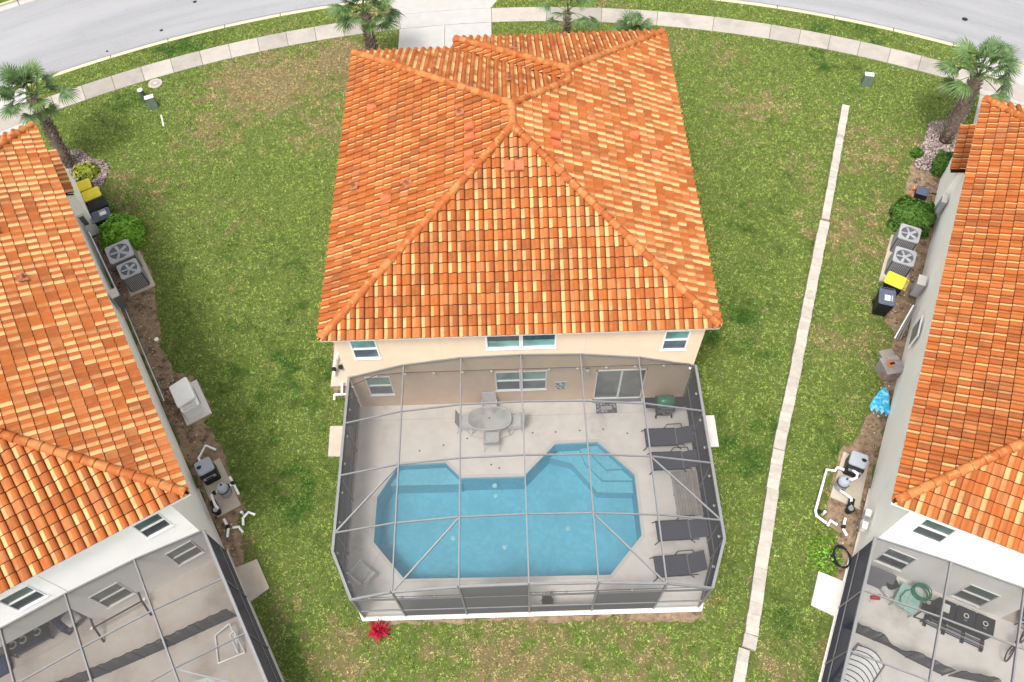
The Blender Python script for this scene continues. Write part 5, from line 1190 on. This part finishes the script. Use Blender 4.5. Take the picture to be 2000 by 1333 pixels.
for k in range(4): hz.tube([( (.34 - .03 * k) * math.cos(a_), (.34 + .02 * k) * math.sin(a_), .05 + .035 * k) for a_ in np.linspace(0, 6.28, 26)], .022, 6)
o = hz.build('garden_hose', 'black'); o.location = onR(-6.35, -.15, .02); tag(o, 'coiled black hose on the ground at the rear corner of the right house', 'hose')

# ------------------------------------------------------------------ inside the left enclosure
def deckfence(F_, pts, label, ht=1.1, sag=0):
    t_ = thing('safety_fence', label, 'safety fence', (*F_[0], 0), F_[1])
    for i in range(len(pts) - 1):
        (x0, y0), (x1, y1) = pts[i], pts[i + 1]; n = 8; V = []
        for k in range(n + 1):
            u_ = k / n; s_ = sag * math.sin(math.pi * u_) * (i % 2); x, y = x0 + (x1 - x0) * u_, y0 + (y1 - y0) * u_
            V += [(x, y + s_ * .15, .1), (x, y - s_ * .3 + .02 * math.sin(k * 2.), ht - s_)]
        MB().add(V, [(2 * k, 2 * k + 2, 2 * k + 3, 2 * k + 1) for k in range(n)]).build('mesh_panel', 'fence_mesh', t_)
        MB().tube([V[2 * k + 1] for k in range(n + 1)], .012, 5).build('top_tape', 'fence_mesh_pole', t_); MB().tube([V[2 * k] for k in range(n + 1)], .012, 5).build('bottom_tape', 'fence_mesh_pole', t_)
    for x, y in pts: MB().tube([(x, y, .04), (x, y, ht)], .018, 6).build('pole', 'fence_mesh_pole', t_)
deckfence(FL, [(-3.0, -1.0), (-1.5, -1.2), (.2, -1.62), (1.3, -1.80), (2.4, -1.95), (3.4, -2.08), (4.4, -2.18), (5.5, -2.3)], 'black mesh safety fence across the deck of the left house')
deckfence(FR, [(-5.75, -2.45), (-4.75, -2.45), (-3.7, -2.55), (-2.55, -2.62)], 'black mesh pool fence with a sagging end, right enclosure', 1.0, .3)
deckfence(FR, [(-2.35, -2.55), (-1.3, -2.3), (-.2, -2.45), (1.2, -2.5)], 'sagging black mesh pool fence right of the gap, right enclosure', 1.0, .3)
t_ = thing('bar_frame', 'long black metal bar with crossed feet on the left deck', 'frame', onL(2.22, -.30, DZ), ANG_L)
MB().tube([(-.85, 0, .45), (.85, 0, .45)], .03, 8).build('bar', 'fence_mesh_pole', t_)
for s_ in (-1, 1): MB().tube([(s_ * .82, -.45, .03), (s_ * .82, 0, .48), (s_ * .82, .40, .55)], .035, 6).build('foot', 'fence_mesh_pole', t_); MB().lathe([(.05, .4), (.05, .5)], 8, s_ * .9, 0).build('end_cap', 'lamp', t_)
t_ = thing('shelf_bench', 'dark bench holding white rings and bottles under the left lanai', 'bench', onL(-.62, .55, DZ), ANG_L)
MB().box(-.62, -.30, .42, .62, .30, .46).build('top', 'black', t_)
for x in (-.58, .58):
    for y in (-.27, .27): MB().tube([(x, y, 0), (x, y, .42)], .022, 6).build('leg', 'black', t_)
MB().box(-.58, -.26, .12, .58, .26, .15).build('shelf', 'alu_dark', t_)
for k, x in enumerate((-.45, -.12, .35)):
    rg = thing('ring', ('white ring lying at the left end of the dark bench', 'white ring lying second on the dark bench', 'pale ring lying at the right end of the dark bench')[k], 'ring', onL(-.62 + x, .55, DZ + .49), ANG_L); MB().tube([(.11 * math.cos(a_), .11 * math.sin(a_), 0) for a_ in np.linspace(-2.6, 2.2, 14)], .028, 6).build('band', 'signw', rg)
t_ = thing('armchair', 'dark armchair piled with a pale cushion under the left lanai', 'chair', onL(.78, .62, DZ), ANG_L + R(20))
MB().box(-.42, -.40, .18, .42, .34, .36, .04).build('seat', 'alu_dark', t_); MB().box(-.42, .28, .36, .42, .42, .85, .05).build('backrest', 'alu_dark', t_)
for s_ in (-1, 1): MB().box(min(s_ * .36, s_ * .5), -.40, .0, max(s_ * .36, s_ * .5), .38, .58, .04).build('armrest', 'navy', t_)
cu = MB(); cu.X = Matrix.Rotation(.4, 4, 'Z') @ Matrix.Rotation(.35, 4, 'X'); cu.box(-.24, -.28, .40, .24, .2, .56, .08)
o = cu.build('cushion', 'sling_light'); o.location = onL(.74, .60, DZ + .02); o.rotation_euler = (0, 0, ANG_L); tag(o, 'pale grey cushion dumped on the dark armchair', 'cushion')
t_ = thing('steel_frame', 'white tubular frame standing empty on the left pool deck', 'frame', onL(4.95, -3.0, DZ), ANG_L + R(8))
for P in ([(-.2, .5, .05), (-.55, -.35, .05)], [(-.2, .5, .05), (.4, .42, .35)], [(.4, .42, .35), (.30, -.30, .35)], [(-.55, -.35, .05), (.30, -.62, .05)], [(.30, -.62, .05), (.42, .05, .5)], [(.12, -.5, .05), (.25, .05, .5)], [(.25, .05, .5), (.42, .05, .5)]): MB().tube(P, .028, 7).build('tube', 'pvc', t_)
o = MB().box(-.45, -.3, 0, .45, .3, .3, .1).build('cool_box', 'navy'); o.location = onL(-1.9, .25, DZ); o.rotation_euler = (0, 0, ANG_L); tag(o, 'navy bag at the left edge under the left lanai', 'bag')
# ------------------------------------------------------------------ inside the right enclosure
o = MB().box(-.45, -.32, 0, .45, .32, .045, .04).build('rubber_mat', 'alu_dark'); o.location = onR(-5.05, -.42, .75); o.rotation_euler = (R(38), 0, ANG_R); o.location = onR(-5.05, -.45, .32); tag(o, 'dark rounded board leaning below the first window, right enclosure', 'board')
t_ = thing('toy', 'small red and white toy on the floor of the right deck', 'toy', onR(-5.0, -1.05, DZ), ANG_R + .3); MB().box(-.16, -.06, 0, .16, .06, .08, .03).build('body', 'red', t_); MB().box(-.05, .07, 0, .2, .14, .05, .02).build('base', 'red', t_); MB().box(-.2, -.16, 0, -.05, -.09, .06, .02).build('wheel_block', 'signw', t_)
o = MB().box(-.13, -.2, 0, .13, .2, .22, .06).build('bottle_pack', 'sling_light'); o.location = onR(-4.72, -.72, DZ); o.rotation_euler = (0, 0, .4); tag(o, 'clear pack of bottles between the red toy and mint mat', 'bottles')
o = MB().box(-.2, -.22, 0, .2, .22, .3, .05).build('bag', 'black'); o.location = onR(-4.68, -.38, DZ); o.rotation_euler = (0, 0, .2); tag(o, 'small black bag beside the leaning dark board', 'bag')
t_ = thing('folding_mat', 'mint green tiled play table beside the coiled green hose', 'table', onR(-4.12, -.78, DZ), ANG_R - R(12))
for i in range(2):
    for j in range(2): MB().box(-.36 + i * .36 + .004, -.42 + j * .42 + .004, .40, i * .36 - .004, j * .42 - .004, .45).build('panel', 'mint', t_)
for x in (-.33, .33):
    for y in (-.39, .39): MB().tube([(x, y, 0), (x, y, .4)], .02, 6).build('leg', 'mint', t_)
gh = MB(); rs = random.Random(8)
for k in range(9):
    r_ = rs.uniform(.24, .36); ph = rs.uniform(0, 6); gh.tube([(r_ * math.cos(a_) + rs.uniform(-.01, .01), r_ * .9 * math.sin(a_), .02 + .035 * k + .03 * math.sin(a_ * 2 + ph)) for a_ in np.linspace(0, 6.28, 22)], .02, 6)
gh.tube([(-.3, 0, .1), (-.5, -.2, .3), (-.62, -.45, .3), (-.6, -.7, .28)], .018, 6)
o = gh.build('garden_hose', 'green'); o.location = onR(-3.78, -.42, DZ + .3); o.rotation_euler = (0, 0, ANG_R); tag(o, 'coiled green garden hose heaped by the mint play table', 'hose')
t_ = thing('tangle_chair', 'collapsed black folding chair left of the black storage cubes', 'chair', onR(-3.42, -.85, DZ), ANG_R)
for P in ([(-.3, -.3, .03), (.1, .3, .5)], [(.25, -.25, .03), (-.2, .25, .5)], [(-.2, .25, .5), (.1, .3, .5)], [(-.3, -.3, .03), (.25, -.25, .03)], [(-.1, -.4, .1), (.3, 0, .3)]): MB().tube(P, .022, 6).build('tube', 'black', t_)
MB().box(-.2, -.12, .28, .18, .2, .31).build('seat', 'black', t_)
for k, (x, lab_) in enumerate(((-2.98, 'black storage crate with a white sheet, leftmost of the three'), (-2.36, 'black storage crate with round white mark, middle of the three'), (-1.76, 'black storage crate with round white mark, right of the three'))):
    t_ = thing('storage_crate', lab_, 'crate', onR(x, -.66, DZ), ANG_R - R(1), 'black crates along the right deck'); MB().box(-.29, -.30, 0, .29, .28, .62, .03).build('body', 'black', t_)
    if k == 0: MB().box(-.1, -.14, .6215, .1, .14, .625).build('sheet', 'signw', t_)
    else:
        MB().lathe([(.085, .6215), (.085, .625)], 16, 0, .02).build('round_mark', 'signw', t_); MB().lathe([(.055, .6252), (.055, .6275)], 16, 0, .02).build('mark_centre', 'black', t_); MB().box(-.05, -.16, .6215, .05, -.11, .624).build('mark_bar', 'alu', t_)
t_ = thing('pipe_rack', 'long low black rack with jumbled tubes in front of the crates', 'rack', onR(-2.45, -1.12, DZ), ANG_R - R(2))
for k in range(5): MB().tube([(-1.0 + .05 * k, -.12 + k * .05, .08 + .02 * (k % 2)), (.95, -.15 + k * .06, .10)], .02, 5).build('tube', ('black', 'alu_dark', 'slate', 'black', 'alu_dark')[k], t_)
for x in (-.9, -.3, .3, .9): MB().box(x - .05, -.22, 0, x + .05, .18, .07).build('foot', 'black', t_)
t_ = thing('bicycle', 'black bicycle leaning at the right edge of the right deck', 'bicycle', onR(-.62, -.75, DZ), ANG_R + R(65))
for x in (-.45, .45):
    wh = MB(); wh.tube([(x + .28 * math.cos(a_), .14 * math.sin(a_), .30 + .26 * math.sin(a_)) for a_ in np.linspace(0, 6.28, 24)], .022, 6).build('wheel', 'black', t_)
    for a_ in (0, 1.05, 2.1): MB().tube([(x + .28 * math.cos(a_), .14 * math.sin(a_), .30 + .26 * math.sin(a_)), (x - .28 * math.cos(a_), -.14 * math.sin(a_), .30 - .26 * math.sin(a_))], .006, 4).build('spoke', 'steel', t_)
for P in ([(-.45, 0, .3), (-.1, .1, .62)], [(-.1, .1, .62), (.32, .1, .64)], [(.32, .1, .64), (.0, 0, .28)], [(.0, 0, .28), (-.1, .1, .62)], [(-.45, 0, .3), (.0, 0, .28)], [(.45, 0, .3), (.32, .12, .72)], [(.3, -.1, .78), (.3, .32, .78)]): MB().tube(P, .02, 6).build('frame_tube', 'black', t_)
MB().box(-.22, .06, .66, .02, .18, .70, .02).build('saddle', 'black', t_)
t_ = thing('striped_chair', 'navy chair with white strap pattern at the right edge under the lanai', 'chair', onR(-.35, .25, DZ), ANG_R)
MB().box(-.32, -.3, .38, .32, .3, .44, .03).build('seat', 'navy', t_); MB().box(-.32, .24, .44, .32, .32, .95, .03).build('backrest', 'navy', t_)
for k in range(4): MB().bar((-.30 + k * .05, -.28 + k * .16, .447), (.30 - k * .12, -.1 + k * .1, .447), .045, .006).build('strap', 'signw', t_)
for x in (-.29, .29):
    for y in (-.27, .27): MB().tube([(x, y, 0), (x, y, .38)], .02, 6).build('leg', 'black', t_)
o = MB().box(-.14, -.2, 0, .14, .2, .1, .06).build('white_bag', 'signw'); o.location = onR(-.2, -.6, DZ); o.rotation_euler = (0, 0, .3); tag(o, 'crumpled white bag on the floor beside the bicycle', 'bag')
# striped hammock-like float
t_ = thing('striped_float', 'white and black striped pool float in the corner of the right deck', 'pool float', onR(-5.05, -3.75, DZ), ANG_R - R(20))
for k in range(9):
    y0 = .8 - k * .19; V = []; F = []; n = 8
    for yy in (y0, y0 - .17):
        for j in range(n + 1):
            u_ = j / n; V.append((-.45 + .9 * u_, yy + .12 * math.sin(u_ * 3), .12 + .14 * math.sin(math.pi * u_)))
    F = [(j, j + 1, n + 2 + j, n + 1 + j) for j in range(n)]
    MB().add(V, [f[::-1] for f in F]).build('band', 'white', t_); MB().tube(V[:n + 1], .016, 5).build('stripe', 'black', t_)
MB().tube([(-.47, .85, .1), (-.5, -1.0, .1), (.5, -1.0, .1), (.48, .85, .1), (-.47, .85, .1)], .035, 6).build('rim', 'alu', t_)
t_ = thing('rope', 'thin rope trailing on the pale deck beside the striped float', 'rope', (*FR[0], 0), ANG_R); MB().tube([(-4.7, -2.9, .06), (-4.62, -2.75, .07), (-4.55, -2.9, .06), (-4.6, -3.2, .06), (-4.4, -3.3, .06), (-4.25, -3.6, .06)], .012, 5).build('strand', 'sling_light', t_)

# ------------------------------------------------------------------ grass blades
NC, NB = 230000, 6      # tufts and blades per tuft
X = NP.uniform(-27, 27, NC); Y = NP.uniform(-13, 28.5, NC)
tv = NP.random(NC); X = np.repeat(X, NB) + NP.normal(0, .035, NC * NB); Y = np.repeat(Y, NB) + NP.normal(0, .035, NC * NB); tvv = np.repeat(tv, NB); hv = np.repeat(NP.uniform(.6, 1.25, NC), NB)
rr2 = np.hypot(X - CX, Y - CY); keep = (rr2 < KERB_IN - .03) & ~((rr2 > WI - .02) & (rr2 < WO + .02))
rel = np.stack([X - CAMP.x, Y - CAMP.y, np.full(len(X), -CAMP.z)], 1); zz = rel @ np.array(ff); keep &= (np.abs(rel @ np.array(rr) / zz) < .72) & (np.abs(rel @ np.array(uu) / zz) < .50)
idx = np.where(keep)[0]; X = X[idx]; Y = Y[idx]; tvv = tvv[idx]; hv = hv[idx]
ke = np.ones(len(X), bool)
for P in EXCL:
    jx, jy = NP.uniform(-.05, .05, len(X)), NP.uniform(-.05, .05, len(X)); ke &= ~inside(P, X + jx, Y + jy)
X = X[ke]; Y = Y[ke]; tvv = tvv[ke]; hv = hv[ke]; n = len(X)
hh = NP.uniform(.03, .07, n) * hv; an = NP.uniform(0, 6.283, n); wd = NP.uniform(.010, .022, n); ln = NP.uniform(.03, .10, n); la = NP.uniform(0, 6.283, n)
dx, dy = np.cos(an) * wd, np.sin(an) * wd
V = np.stack([np.stack([X - dx, Y - dy, np.zeros(n)], 1), np.stack([X + dx, Y + dy, np.zeros(n)], 1), np.stack([X + np.cos(la) * ln, Y + np.sin(la) * ln, hh], 1)], 1).reshape(-1, 3)
Fc = np.arange(3 * n).reshape(-1, 3); c = np.stack([.5 * tvv + .5 * NP.random(n), .65 * tvv + .35 * NP.random(n), np.zeros(n), np.ones(n)], 1)
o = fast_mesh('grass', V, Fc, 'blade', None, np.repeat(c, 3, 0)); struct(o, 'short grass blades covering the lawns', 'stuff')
print('grass blades', n)
